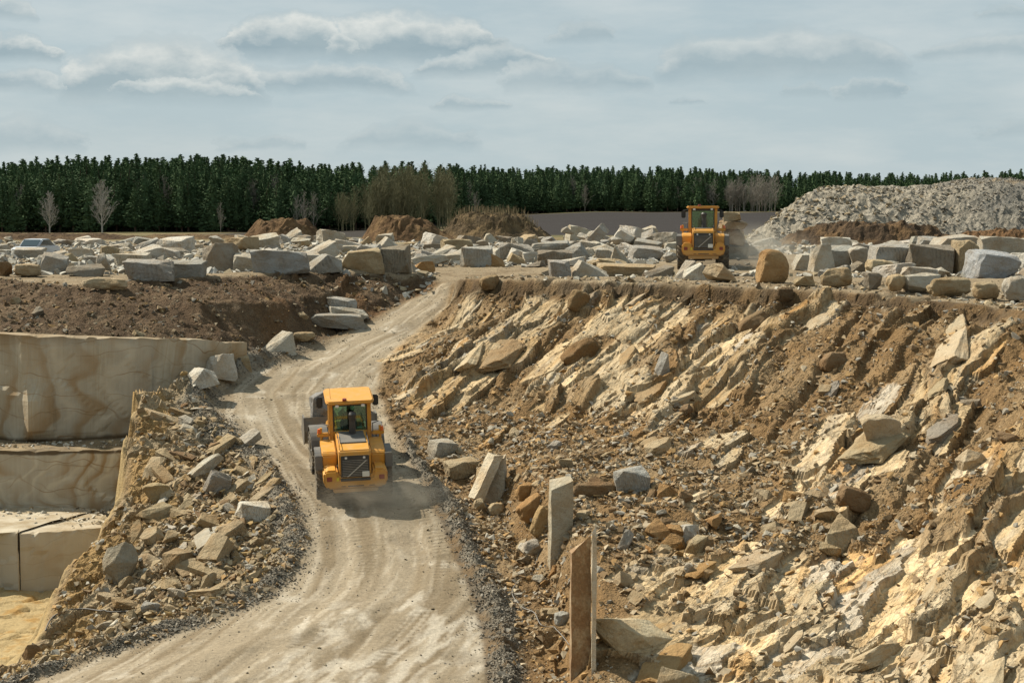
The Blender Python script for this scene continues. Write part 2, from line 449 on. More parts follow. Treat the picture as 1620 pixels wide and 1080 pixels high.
rock = mix3(rock, C(.62, .52, .36), .5 * low_zone)
rock = mix3(rock, C(.25, .165, .085), .6 * np.maximum(smooth(.05, .01, e1) , .5 * smooth(.06, .01, e2)) * smooth(-.1, .4, n2))
rock = mix3(rock, C(.58,.49,.34), .6 * smooth(.6, .8, bed_c))
rock = mix3(rock, C(.33,.235,.13), .75 * smooth(.4, .2, bed_c))
col = mix3(dirt, rock * 1.0, smooth(.3, .6, rock_amt + .22 * n2 + .12 * n3))
ldirt = mix3(np.broadcast_to(C(.105, .068, .038), GX.shape + (3,)), C(.16, .108, .062), smooth(-.3, .6, n1 + .4 * n2))
ldirt = mix3(ldirt, C(.22, .165, .105), .6 * (c3a > .8) * smooth(0, .3, n2))
ldirt = mix3(ldirt, C(.17, .09, .036), .6 * lb_led * smooth(.1, .5, fbm(GX * .6, GY * .25, 87, 3)))
shd = mix3(np.broadcast_to(C(.21, .145, .08), GX.shape + (3,)), C(.30, .225, .135), smooth(-.3, .5, n1 + .5 * n2))
shd = mix3(shd, C(.42, .275, .115), smooth(3.2, .8, np.abs(d_pit) + 1.2 * n2) * .85)
shd = mix3(shd, C(.44, .36, .24), .7 * (c2a > .7))
top = mix3(np.broadcast_to(C(.30, .235, .15), GX.shape + (3,)), C(.235, .175, .105), smooth(-.2, .6, n1 + .5 * n2))
pit = mix3(np.broadcast_to(C(.46, .35, .18), GX.shape + (3,)), C(.40, .25, .09), smooth(0, .7, n2))
st1 = fbm(R_ac * 1.6, R_al * .06, 90, 4); st2 = fbm(R_ac * 4.5 + .6 * noise(R_al * .3, R_ac, 4), R_al * .16, 91, 3)
rd = mix3(np.broadcast_to(C(.335, .275, .19), GX.shape + (3,)), C(.245, .19, .12), smooth(-.15, .6, st1))
rd = mix3(rd, C(.47, .405, .305), .75 * smooth(.1, .65, st2 + .5 * st1 * 0 + .25 * n1))
chalk = smooth(.1, .7, fbm(GX * .45, GY * .45, 93, 3) + .9 * smooth(50, 44, GY) * smooth(-7.5, -4.5, GX) - .25)
rd = mix3(rd, C(.56, .50, .40), .8 * chalk * smooth(-.35, .35, fbm(R_ac * 3, R_al * .7, 94, 3)))
lug = .5 + .5 * np.sin(R_al * 2 * np.pi / .28 + 3 * np.abs(R_ac))
trk = smooth(.30, .2, np.abs(np.abs(R_ac - .9 * np.sin(R_al * .11)) - 1.15))
trp = trk * smooth(-.15, .35, fbm(GX * .35, GY * .35, 95, 2) + .12)
lane2 = np.abs(R_ac - .7 + 1.1 * np.sin(R_al * .07 + 1))
trk2 = smooth(.26, .18, np.abs(lane2 - 1.05)) * smooth(0, .5, fbm(GX * .3, GY * .3, 96, 2) + .1)
lug2 = .5 + .5 * np.sin(R_al * 2 * np.pi / .24 - 4 * np.abs(R_ac))
rd = mix3(rd, C(.19, .15, .095), .62 * trp * lug)
rd = mix3(rd, C(.20, .16, .10), .55 * trk2 * lug2)
Z = Z - on_road * (.018 * trp * lug + .014 * trk2 * lug2)
pot = cells(GX * .45, GY * .45, 97)
pm = smooth(.34, .12, pot[0]) * (pot[4] > .72) * on_road
Z = Z - .045 * pm
rd = mix3(rd, C(.225, .18, .12), .5 * pm)
col = mix3(col, ldirt, on_left)
col = mix3(col, shd, on_sh)
col = mix3(col, top, on_top)
col = mix3(col, pit, on_pit)
col = mix3(col, rd, on_road)
col = mix3(col, plate_c * (1.14 + .26 * low_zone)[..., None] * (1 + .10 * n3[..., None]), plate_m * (.95 - .45 * smooth(.25, .7, n2 + .4 * n1)))
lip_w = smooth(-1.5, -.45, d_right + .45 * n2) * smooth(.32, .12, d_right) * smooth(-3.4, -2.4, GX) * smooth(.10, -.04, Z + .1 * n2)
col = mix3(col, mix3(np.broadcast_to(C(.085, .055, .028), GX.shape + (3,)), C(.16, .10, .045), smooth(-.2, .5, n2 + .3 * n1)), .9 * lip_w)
grav = mix3(np.broadcast_to(C(.19, .168, .13), GX.shape + (3,)), C(.26, .235, .185), (c3a > .5) * 1.0)
gm = np.clip(np.exp(-((d_road - bw * .75) / (bw * .8)) ** 2) * 1.25, 0, 1) * berm_on * (1 - .75 * smooth(-.1, .6, n2 + .5 * n1))
col = mix3(col, grav, gm)
col = np.clip(col * .74 * (1 + .07 * n3[..., None]), .01, .8)
rock_m = on_right * smooth(.3, .6, rock_amt + .22 * n2 + .12 * n3) * (1 - lip_w)
rock_m = np.maximum(rock_m, .75 * plate_m)
rough_m = np.clip(1 - .75 * on_road - .65 * on_pit - .5 * on_top - .82 * rock_m, .12, 1)

def H(x, y):
    i = int(np.clip(np.searchsorted(gx, x) - 1, 0, len(gx) - 2)); j = int(np.clip(np.searchsorted(gy, y) - 1, 0, len(gy) - 2))
    a = min(max((x - gx[i]) / (gx[i + 1] - gx[i]), 0), 1); b = min(max((y - gy[j]) / (gy[j + 1] - gy[j]), 0), 1)
    return (Z[j, i] * (1 - a) + Z[j, i + 1] * a) * (1 - b) + (Z[j + 1, i] * (1 - a) + Z[j + 1, i + 1] * a) * b

def far_h(x, y):
    """ground height beyond the fine grid"""
    x, y = np.asarray(x, float), np.asarray(y, float)
    r = smooth(170, 370, y) * smooth(-40, 20, x) * 2.6
    return r + smooth(96, 110, y) * .12 * noise(x * .08, y * .08, 7) - .25 * smooth(200, 260, y) * smooth(0, -40, x)

def hit(u, v, y0=33.0):
    """first ground point on the line of sight through photo pixel u, v"""
    a, dy, dz = ray(u, v)
    Yc = y0
    while Yc < 420:
        t = Yc / dy; x = a * t; z = CAM_Z + dz * t
        h = H(x, Yc) if Yc < 98 else float(far_h(x, Yc))
        if z <= h: return (x, Yc, h)
        Yc += .06 if Yc < 98 else .3
    return (a * 420 / dy, 420, 0)

def normal(x, y, e=.25):
    return Vector((H(x - e, y) - H(x + e, y), H(x, y - e) - H(x, y + e), 2 * e)).normalized()

# ---------------------------------------------------------------- ground material
def ground_material(name, far=False):
    m, nt, b = new_mat(name)
    at = nt.n.new('ShaderNodeAttribute'); at.attribute_name = 'Col'
    rg = nt.n.new('ShaderNodeAttribute'); rg.attribute_name = 'Rough'
    co = nt.coord('Object')
    n_a = nt.noise(co, 9, 6, .7); n_b = nt.noise(co, 45, 4, .7)
    vo = nt.n.new('ShaderNodeTexVoronoi'); nt.l.new(co, vo.inputs['Vector']); vo.inputs['Scale'].default_value = 16
    v2 = nt.n.new('ShaderNodeTexVoronoi'); nt.l.new(co, v2.inputs['Vector']); v2.inputs['Scale'].default_value = 6.5
    k = nt.math('ADD', nt.rng(n_a, .25, .75, .72, 1.22), nt.rng(n_b, .25, .75, -.22, .22))
    sp = nt.rng(vo.outputs['Color'], 0, 1, .8, 1.25)
    k = nt.math('MULTIPLY', k, nt.mix(rg.outputs['Fac'], (1, 1, 1), sp))
    c = nt.mix(1.0, at.outputs['Color'], k, 'MULTIPLY')
    nt.l.new(c, b.inputs['Base Color'])
    b.inputs['Roughness'].default_value = .95
    b.inputs['Specular IOR Level'].default_value = .15
    h = nt.math('ADD', nt.math('MULTIPLY', n_a, 1.0), nt.math('MULTIPLY', n_b, .35))
    stones = nt.math('SUBTRACT', .55, vo.outputs['Distance'], clamp=True)
    st2 = nt.math('SUBTRACT', .5, v2.outputs['Distance'], clamp=True)
    h = nt.math('ADD', h, nt.math('MULTIPLY', nt.math('ADD', stones, nt.math('MULTIPLY', st2, 1.6)), nt.math('MULTIPLY', rg.outputs['Fac'], 1.0)))
    h = nt.math('MULTIPLY', h, nt.rng(rg.outputs['Fac'], 0, 1, .25, 1.0))
    rk = nt.n.new('ShaderNodeAttribute'); rk.attribute_name = 'Rock'
    # broken beds: long cells along the dip
    ax = nt.mapping(co, (1, 1, 1), (0, 0, math.atan2(.52, .85)))
    wv_ = nt.n.new('ShaderNodeVectorMath'); wv_.operation = 'ADD'
    nt.l.new(nt.mapping(ax, (2.3, .42, 1.1)), wv_.inputs[0]); nz_ = nt.n.new('ShaderNodeVectorMath'); nz_.operation = 'SCALE'; nz_.inputs[3].default_value = 1.7; nt.l.new(nt.noise(co, 1.1, 6, .68, out=1), nz_.inputs[0]); nt.l.new(nz_.outputs[0], wv_.inputs[1])
    cr = nt.n.new('ShaderNodeTexVoronoi'); cr.feature = 'DISTANCE_TO_EDGE'; cr.inputs['Scale'].default_value = 1.3; nt.l.new(wv_.outputs[0], cr.inputs['Vector'])
    cl = nt.n.new('ShaderNodeTexVoronoi'); cl.inputs['Scale'].default_value = 1.3; nt.l.new(wv_.outputs[0], cl.inputs['Vector'])
    cl3 = nt.n.new('ShaderNodeSeparateColor'); nt.l.new(cl.outputs['Color'], cl3.inputs[0])
    grain = nt.noise(nt.mapping(ax, (9, 2.2, 4)), 1.0, 5, .65)
    patch = nt.rng(nt.noise(co, .55, 3), .42, .6)
    crack = nt.math('MULTIPLY', nt.rng(cr.outputs['Distance'], 0, .09, 0, 1), patch)
    hr = nt.math('ADD', nt.math('MULTIPLY', grain, 1.1), nt.math('ADD', nt.math('MULTIPLY', crack, .8), nt.math('MULTIPLY', cl3.outputs[0], 1.3)))
    h = nt.math('ADD', h, nt.math('MULTIPLY', nt.math('MULTIPLY', hr, 1.6), rk.outputs['Fac']))
    tint = nt.mix(nt.math('MULTIPLY', nt.rng(cr.outputs['Distance'], 0, .035, 1, 0), nt.math('MULTIPLY', patch, .3)), nt.mix(cl3.outputs[1], (1.1, 1.08, 1.05), (.86, .80, .71)), (.5, .40, .28))
    tint = nt.mix(nt.rng(grain, .5, .75, 0, .6), tint, (.86, .64, .40))
    nt.l.new(nt.mix(rk.outputs['Fac'], c, nt.mix(1.0, c, tint, 'MULTIPLY')), b.inputs['Base Color'])
    nt.l.new(nt.bump(h, .9, .07), b.inputs['Normal'])
    return m
M_ground = ground_material('earth_and_rock')

ny, nx = GX.shape
V = np.stack([GX, GY, Z], -1).reshape(-1, 3)
idx = np.arange(ny * nx).reshape(ny, nx)
Q = np.stack([idx[:-1, :-1], idx[:-1, 1:], idx[1:, 1:], idx[1:, :-1]], -1).reshape(-1, 4)
fc = lambda A: ((A[:-1, :-1] + A[1:, 1:]) / 2).ravel()
f_road, f_right, f_left, f_pit, f_sh = fc(d_road), fc(d_right), fc(d_left), fc(d_pit), fc(d_sh)
f_grav = fc(gm)
kind = np.full(len(Q), 0)                      # 0 plateau ground
kind[f_left < 0] = 1; kind[f_pit < 0] = 2; kind[f_sh < 0] = 3; kind[f_right < 0] = 4; kind[f_grav > .45] = 6; kind[f_road < 0] = 5
for k, nm in enumerate(('ground', 'earth_bank_terrain', 'quarry_pit_terrain', 'rubble_slope_terrain', 'quarry_slope_terrain', 'dirt_road', 'gravel_berm_terrain')):
    q = Q[kind == k]
    used, inv = np.unique(q.ravel(), return_inverse=True)
    me = np_mesh(nm, V[used], inv.reshape(-1, 4), k not in (3, 4))
    set_col(me, col.reshape(-1, 3)[used])
    a = me.attributes.new('Rough', 'FLOAT', 'POINT'); a.data.foreach_set('value', rough_m.ravel()[used].astype(np.float32))
    a = me.attributes.new('Rock', 'FLOAT', 'POINT'); a.data.foreach_set('value', rock_m.ravel()[used].astype(np.float32))
    link(nm, me, M_ground)['kind'] = 'structure'

def forest_line(X, Y):
    u = 810 + X / np.maximum(Y, 1) * 2700
    return 255 + 110 * smooth(640., 830., u) + 25 * smooth(1100., 1300., u)

# far ground: one sheet to the horizon, with a hole where the quarry is
def far_sheet():
    xs = np.unique(np.concatenate([-np.geomspace(6000, 46, 46), np.linspace(-45, 34, 80), np.geomspace(35, 6000, 46), np.linspace(-200, 200, 160)]))
    ys = np.unique(np.concatenate([-np.geomspace(3000, 10, 12), np.linspace(-9, 24.99, 14), np.linspace(25, 100, 26), np.linspace(100, 420, 220), np.geomspace(424, 9000, 24)]))
    X, Y = np.meshgrid(xs, ys)
    z = far_h(X, Y)
    z = z + smooth(8, -4, Y) * 1.6
    inx, iny = (X > -45.01) & (X < 34.01), (Y > 24.9) & (Y < 100.01)
    # meet the fine grid's border
    onb = inx & iny
    for j, i in zip(*np.where(onb)): z[j, i] = H(X[j, i], Y[j, i])
    for side in (-45, 34):
        dd = np.where(Y < 100, np.abs(X - side), 1e9); w = smooth(6, 0, dd) * ((Y > 24.9) & (Y < 100) & ~onb)
        for j, i in zip(*np.where(w > 0)): z[j, i] = z[j, i] * (1 - w[j, i]) + H(side, Y[j, i]) * w[j, i]
    w = smooth(8, 24.9, Y) * ((Y < 24.95) & inx)
    for j, i in zip(*np.where(w > 0)): z[j, i] = z[j, i] * (1 - w[j, i]) + H(X[j, i], 25.0) * w[j, i]
    id2 = np.arange(X.size).reshape(X.shape)
    q = np.stack([id2[:-1, :-1], id2[:-1, 1:], id2[1:, 1:], id2[1:, :-1]], -1)
    cx, cy = (X[:-1, :-1] + X[1:, 1:]) / 2, (Y[:-1, :-1] + Y[1:, 1:]) / 2
    keep = ~((cx > -45) & (cx < 34) & (cy > 25) & (cy < 100))
    q = q[keep]
    c = mix3(np.broadcast_to(C(.30, .235, .15), X.shape + (3,)), C(.22, .165, .10), smooth(-.3, .5, fbm(X * .1, Y * .1, 99, 3)))
    grass = smooth(168, 184, Y + 6 * noise(X * .05, Y * .05, 3))
    c = mix3(c, mix3(np.broadcast_to(C(.20, .155, .075), X.shape + (3,)), C(.13, .12, .05), smooth(-.2, .4, noise(X * .03, Y * .12, 6))), grass)
    field = smooth(0, 6, X + 7 - (Y - 200) * .02 + 3 * noise(X * .05, Y * .05, 8)) * smooth(196, 204, Y) * smooth(354, 347, Y + 3 * noise(X * .03, Y * 0, 5))
    c = mix3(c, C(.035, .030, .028), field)
    dark = smooth(-44, -36, X) * smooth(-8, -16, X) * smooth(192, 200, Y)
    c = mix3(c, C(.04, .034, .028), dark)
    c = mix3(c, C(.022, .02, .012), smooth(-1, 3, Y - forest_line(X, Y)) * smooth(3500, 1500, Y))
    c = c * .74
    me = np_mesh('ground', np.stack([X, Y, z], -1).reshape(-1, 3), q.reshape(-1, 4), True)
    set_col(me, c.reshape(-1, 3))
    a = me.attributes.new('Rough', 'FLOAT', 'POINT'); a.data.foreach_set('value', np.full(X.size, .5, np.float32))
    link('ground', me, M_ground)['kind'] = 'structure'
far_sheet()
# ================================================================== LIGHT AND SKY
SUN = Vector((-.60, .33, .72)).normalized()
sl = bpy.data.lights.new('sun', 'SUN'); sl.energy = 5.0; sl.angle = R(.55); sl.color = (1.0, .91, .76)
so = bpy.data.objects.new('sun', sl); COL.objects.link(so)
so.rotation_euler = SUN.to_track_quat('Z', 'Y').to_euler()
so.location = (-60, 60, 80)

w = bpy.data.worlds.new('World'); scene.world = w; w.use_nodes = True
nt = NT(w.node_tree)
bg = w.node_tree.nodes['Background']; bg.inputs['Strength'].default_value = .1
sky = nt.n.new('ShaderNodeTexSky'); sky.sky_type = 'NISHITA'; sky.sun_disc = False
sky.sun_elevation = math.asin(SUN.z); sky.sun_rotation = math.atan2(SUN.x, SUN.y)
sky.air_density = 1.0; sky.dust_density = 1.5; sky.ozone_density = 1.0
geo = nt.n.new('ShaderNodeNewGeometry')
gen = nt.coord('Generated')
sep = nt.n.new('ShaderNodeSeparateXYZ'); nt.l.new(gen, sep.inputs[0])
dx_, dy_, dz_ = sep.outputs
hyp = nt.math('SQRT', nt.math('ADD', nt.math('MULTIPLY', dx_, dx_), nt.math('MULTIPLY', dy_, dy_)))
az = nt.math('MULTIPLY', nt.math('ARCTAN2', dx_, dy_), 2700.0)           # photo pixels from straight ahead
el = nt.math('MULTIPLY', nt.math('DIVIDE', dz_, nt.math('MAXIMUM', hyp, .02)), 2700.0)   # photo pixels above the horizon
comb = nt.n.new('ShaderNodeCombineXYZ'); nt.l.new(az, comb.inputs[0]); nt.l.new(el, comb.inputs[1])
cp = comb.outputs[0]
wn = nt.n.new('ShaderNodeTexNoise'); nt.l.new(nt.mapping(cp, (.0045, .009, 1)), wn.inputs['Vector']); wn.inputs['Scale'].default_value = 1; wn.inputs['Detail'].default_value = 6; wn.inputs['Roughness'].default_value = .62
n_puff = wn.outputs[0]
n_big = nt.noise(nt.mapping(cp, (.0016, .005, 1)), 1, 5, .55)
n_fine = nt.noise(nt.mapping(cp, (.012, .022, 1)), 1, 5, .6)
# clouds: centre u, base v, half width, height, strength
CL = [(265,152,170,82,1.0),(300,158,120,30,.8),(480,142,190,40,.75),(455,88,110,56,1.0),(655,92,150,68,1.0),(770,118,110,40,.8),(1225,120,210,68,.72),(920,66,60,30,.55),(905,140,120,40,.55),
      (40,104,75,34,.9),(15,42,60,34,.7),(30,150,80,30,.7),(1370,158,60,24,.6),(1270,156,40,18,.45),(750,172,60,24,.6),(50,238,90,44,.55),(650,232,110,42,.5),(410,236,70,20,.45),(1560,100,120,30,.55),(1590,40,60,20,.5),(1080,166,30,14,.4),(1600,220,60,24,.4),
      (-400,150,220,90,.9),(-250,60,160,60,.8),(2000,130,240,80,.8),(1850,60,140,50,.7),(-60,-140,260,80,.8),(700,-220,320,90,.8),(1400,-180,280,80,.7)]
wq = nt.n.new('ShaderNodeTexNoise'); nt.l.new(nt.mapping(cp, (.012, .017, 1)), wq.inputs['Vector']); wq.inputs['Scale'].default_value = 1; wq.inputs['Detail'].default_value = 7; wq.inputs['Roughness'].default_value = .62
sq = nt.n.new('ShaderNodeSeparateColor'); nt.l.new(wq.outputs[1], sq.inputs[0])
az2 = nt.math('ADD', az, nt.math('MULTIPLY', nt.math('SUBTRACT', sq.outputs[0], .5), 120.0))
wob = nt.math('MULTIPLY', nt.math('SUBTRACT', sq.outputs[1], .5), 75.0)
elu = nt.math('ADD', el, wob); eld = nt.math('ADD', el, nt.math('MULTIPLY', wob, .35))
cover = None; lit_s = None
for (u, vb, hw, ht, s) in CL:
    ex = nt.math('DIVIDE', nt.math('SUBTRACT', az2, float(2700 * math.atan((u - 810) / 2700))), float(hw))
    top = nt.math('SQRT', nt.math('MAXIMUM', nt.math('SUBTRACT', 1.0, nt.math('MULTIPLY', ex, ex)), .0005))
    eu = nt.math('DIVIDE', nt.math('DIVIDE', nt.math('SUBTRACT', elu, float(330 - vb)), float(ht)), top)     # 0 at the flat base, 1 at the top edge
    ed = nt.math('DIVIDE', nt.math('SUBTRACT', eld, float(330 - vb)), float(ht))
    d = nt.math('MULTIPLY', nt.rng(eu, 1.12, .78), nt.math('MULTIPLY', nt.rng(ed, -.3, .15), nt.rng(top, .1, .55)))
    d = nt.math('MULTIPLY', d, s)
    h = nt.math('MULTIPLY', d, nt.rng(nt.math('ADD', eu, nt.math('MULTIPLY', nt.math('SUBTRACT', n_fine, .5), 1.1)), .28, .98))
    cover = d if cover is None else nt.math('MAXIMUM', cover, d)
    lit_s = h if lit_s is None else nt.math('MAXIMUM', lit_s, h)
K = 10.0 / 1.57                                   # values as seen at exposure 0.65; Background strength is 0.1
def kc(r, g, b): return (r * K, g * K, b * K)
veil_c = nt.mix(nt.rng(el, -40, 330), kc(.475, .575, .61), kc(.44, .54, .58))
streak = nt.noise(nt.mapping(cp, (.0022, .009, 1)), 1, 6, .6)
veil_c = nt.mix(nt.rng(streak, .42, .66, 0, .8), veil_c, kc(.60, .66, .665))
veil_c = nt.mix(nt.rng(n_big, .52, .75, 0, .4), veil_c, kc(.38, .475, .515))
thin = nt.mix(.94, sky.outputs[0], veil_c)
cl_c = nt.mix(nt.rng(n_puff, .35, .65), kc(.30, .40, .45), kc(.385, .475, .505))
cl_c = nt.mix(nt.math('MULTIPLY', lit_s, 1.0), cl_c, kc(.78, .80, .76))
full = nt.mix(nt.math('MULTIPLY', cover, .92), thin, cl_c)
nt.l.new(full, bg.inputs['Color'])

scene.view_settings.view_transform = 'Standard'; scene.view_settings.look = 'None'
scene.view_settings.exposure = 0.65; scene.view_settings.gamma = 1.0
scene.cycles.use_denoising = True
scene.cycles.max_bounces = 6; scene.cycles.diffuse_bounces = 3; scene.cycles.glossy_bounces = 2
scene.cycles.transparent_max_bounces = 12; scene.cycles.volume_bounces = 0
# ================================================================== STONE
from mathutils import noise as mn
rnd = random.Random(5)

def stone_material(name, sawn=False):
    m, nt, b = new_mat(name)
    oi = nt.n.new('ShaderNodeObjectInfo')
    g = nt.n.new('ShaderNodeNewGeometry'); pos = g.outputs['Position']
    co = nt.coord('Object')
    n1 = nt.noise(pos, 1.1, 5, .65); n2 = nt.noise(pos, 9, 5, .7); n3 = nt.noise(pos, 40, 3, .6)
    c = nt.mix(nt.rng(n1, .42, .7, 0, .55), oi.outputs['Color'], nt.mix(1.0, oi.outputs['Color'], (.86, .62, .36), 'MULTIPLY'))
    n4 = nt.noise(nt.mapping(pos, (.8, .8, 1.6)), 1.0, 4, .6)
    c = nt.mix(nt.rng(n4, .5, .68, 0, .5), c, nt.mix(1.0, c, (.62, .56, .48), 'MULTIPLY'))
    c = nt.mix(nt.rng(n2, .5, .75, 0, .45), c, nt.mix(1.0, c, (.55, .5, .45), 'MULTIPLY'))
    c = nt.mix(1.0, c, nt.rng(n3, .2, .8, .82, 1.16), 'MULTIPLY')
    h = nt.math('ADD', n2, nt.math('MULTIPLY', n3, .35))
    h = nt.math('ADD', h, nt.math('MULTIPLY', nt.noise(pos, 3, 3, .5), 1.5))
    nb = nt.bump(h, .9, .09)
    if sawn:
        sx = nt.n.new('ShaderNodeSeparateXYZ'); nt.l.new(co, sx.inputs[0])
        f = nt.math('ADD', nt.math('MULTIPLY', sx.outputs[0], 62.0), nt.math('MULTIPLY', sx.outputs[1], 55.0))
        f = nt.math('ADD', f, nt.math('MULTIPLY', nt.noise(co, 2.5, 3), 7.0))
        gr = nt.math('SINE', f)
        nz = nt.n.new('ShaderNodeSeparateXYZ'); nt.l.new(g.outputs['Normal'], nz.inputs[0])
        side = nt.rng(nt.math('ABSOLUTE', nz.outputs[2]), .35, .6, 1, 0)
        msk = nt.math('MULTIPLY', nt.rng(nt.noise(co, 2.2, 2), .4, .6, .1, 1), side)
        c = nt.mix(nt.math('MULTIPLY', nt.rng(gr, .35, .95), nt.math('MULTIPLY', msk, .4)), c, nt.mix(1.0, c, (.55, .56, .56), 'MULTIPLY'))
        nb = nt.bump(nt.math('MULTIPLY', gr, msk), .5, .05, nb)
    nt.l.new(c, b.inputs['Base Color']); nt.l.new(nb, b.inputs['Normal'])
    b.inputs['Roughness'].default_value = .9; b.inputs['Specular IOR Level'].default_value = .2
    return m
M_stone = stone_material('quarry_stone'); M_sawn = stone_material('drilled_stone', True)

def hull_mesh(name, pts, div=0, rough=0.0, seed=0):
    bm = bmesh.new()
    vs = [bm.verts.new(p) for p in pts]
    r = bmesh.ops.convex_hull(bm, input=vs)
    bmesh.ops.delete(bm, geom=[v for v in bm.verts if not v.link_faces], context='VERTS')
    bmesh.ops.dissolve_limit(bm, angle_limit=R(4), verts=bm.verts, edges=bm.edges)
    if div:
        bmesh.ops.bevel(bm, geom=list(bm.edges), offset=.012, segments=1, affect='EDGES', clamp_overlap=True)
        bmesh.ops.triangulate(bm, faces=bm.faces)
        for _ in range(div):
            long_e = [e for e in bm.edges if e.calc_length() > .12]
            if not long_e: break
            bmesh.ops.subdivide_edges(bm, edges=long_e, cuts=1)
            bmesh.ops.triangulate(bm, faces=bm.faces)
        off = Vector((seed * 3.7, seed * 1.3, 0))
        for v in bm.verts:
            p = v.co * 2.3 + off
            v.co += mn.noise_vector(p) * rough + mn.noise_vector(p * 3.1) * rough * .55 + mn.noise_vector(p * 7.0) * rough * .28
    bmesh.ops.triangulate(bm, faces=bm.faces)
    bmesh.ops.recalc_face_normals(bm, faces=bm.faces)
    me = bpy.data.meshes.new(name); bm.to_mesh(me); bm.free()
    return me

def block_pts(r, jit=.11, chip=.5):
    pts = []
    for sx in (-.5, .5):
        for sy in (-.5, .5):
            for sz in (-.5, .5):
                p = Vector((sx + r.uniform(-jit, jit), sy + r.uniform(-jit, jit), sz + r.uniform(-jit, jit) * 1.2))
                if r.random() < chip:
                    for k in range(3):
                        q = p.copy(); q[k] -= math.copysign(r.uniform(.08, .5), q[k]); pts.append(q)
                else: pts.append(p)
    return pts

def wedge_pts(r):
    a, b2 = r.uniform(-.4, .4), r.uniform(-.3, .3)
    pts = [Vector((sx, sy, -.5)) for sx in (-.5, .5) for sy in (-.5, .5)]
    pts += [Vector((a, .4, .5)), Vector((a + r.uniform(-.1, .3), -.4, .5 * r.uniform(.5, 1)))]
    pts += [Vector((.5, b2, r.uniform(-.3, .1))), Vector((-.5, b2, r.uniform(-.3, .2)))]
    return [p + Vector([r.uniform(-.06, .06) for _ in 'xyz']) for p in pts]

def angular_pts(r, n=13):
    pts = []
    for _ in range(n):
        v = Vector([r.gauss(0, 1) for _ in 'xyz']).normalized()
        m = max(abs(v.x), abs(v.y), abs(v.z))
        pts.append(v * .5 * (.72 + .28 / m * .75))
    return pts

def boulder_mesh(name, seed):
    r = random.Random(seed)
    bm = bmesh.new(); bmesh.ops.create_icosphere(bm, subdivisions=4, radius=.5)
    planes = [(Vector([r.gauss(0, 1) for _ in 'xyz']).normalized(), r.uniform(.30, .44)) for _ in range(9)]
    for v in bm.verts:
        d = v.co.normalized(); m = max(abs(d.x), abs(d.y), abs(d.z)); v.co = d * .5 * (.75 + .35 * (1 / m - 1))
        for n, k in planes:
            e = v.co.dot(n) - k
            if e > 0: v.co -= n * e * .93
        p = d * 2.2 + Vector((seed, 0, 0))
        v.co += mn.noise_vector(p) * .045 + mn.noise_vector(p * 2.6) * .028 + mn.noise_vector(p * 6.5) * .012
    me = bpy.data.meshes.new(name); bm.to_mesh(me); bm.free()
    for p in me.polygons: p.use_smooth = True
    return me

def dome_mesh():
    bm = bmesh.new(); bmesh.ops.create_icosphere(bm, subdivisions=5, radius=.5)
    for v in bm.verts:
        d = v.co.normalized(); v.co = Vector((d.x * .56, d.y * .5, d.z * .62))
        v.co.x = max(v.co.x, -.36 + .1 * (v.co.z + .5)); v.co.z = max(v.co.z, -.42)
        v.co += mn.noise_vector(d * 2.1) * .035 + mn.noise_vector(d * 6) * .014 + mn.noise_vector(d * 14) * .006
    me = bpy.data.meshes.new('boulder'); bm.to_mesh(me); bm.free()
    for p in me.polygons: p.use_smooth = True
    return me
LIB = dict(
    block=[hull_mesh('block', block_pts(random.Random(s)), 3, .03, s) for s in range(10)],
    wedge=[hull_mesh('wedge', wedge_pts(random.Random(s + 50)), 3, .026, s) for s in range(6)],
    dome=[dome_mesh()],
    rock=[hull_mesh('rock', angular_pts(random.Random(s + 90), 11 + s % 5), 3, .034, s) for s in range(14)],
    boulder=[boulder_mesh('boulder', s) for s in range(6)])
for k, L in LIB.items():
    for i, me in enumerate(L): me.materials.append(M_sawn if (k == 'block' and i % 2 == 0) or (k == 'wedge' and i % 3 == 0) else M_stone)

PALE, GREY, TAN, OCHRE, WHITE, BROWN, DUSK = (.51,.475,.39), (.40,.385,.34), (.45,.36,.225), (.43,.27,.12), (.63,.60,.52), (.27,.185,.10), (.31,.275,.215)
def vary(c, r, a=.1):
    k = .76 * (1 + r.uniform(-a, a)); return tuple(min(.8, x * k * (1 + r.uniform(-.012, .012))) for x in c) + (1,)

def stone(kind, loc, dim, rot=(0, 0, 0), col=PALE, name='stone_block', label=None, group=None, cat='stone block', var=None, seed=None):
    r = random.Random(seed if seed is not None else int(abs(loc[0]) * 977 + abs(loc[1]) * 131))
    L = LIB[kind]; me = L[var % len(L)] if var is not None else L[r.randrange(len(L))]
    o = link(name, me); o.location = loc; o.scale = dim; o.rotation_euler = rot; o.color = vary(col, r)
    tag(o, label, cat, group)
    return o

def gh(x, y): return H(x, y) if y < 98 and -45 < x < 34 else float(far_h(x, y))

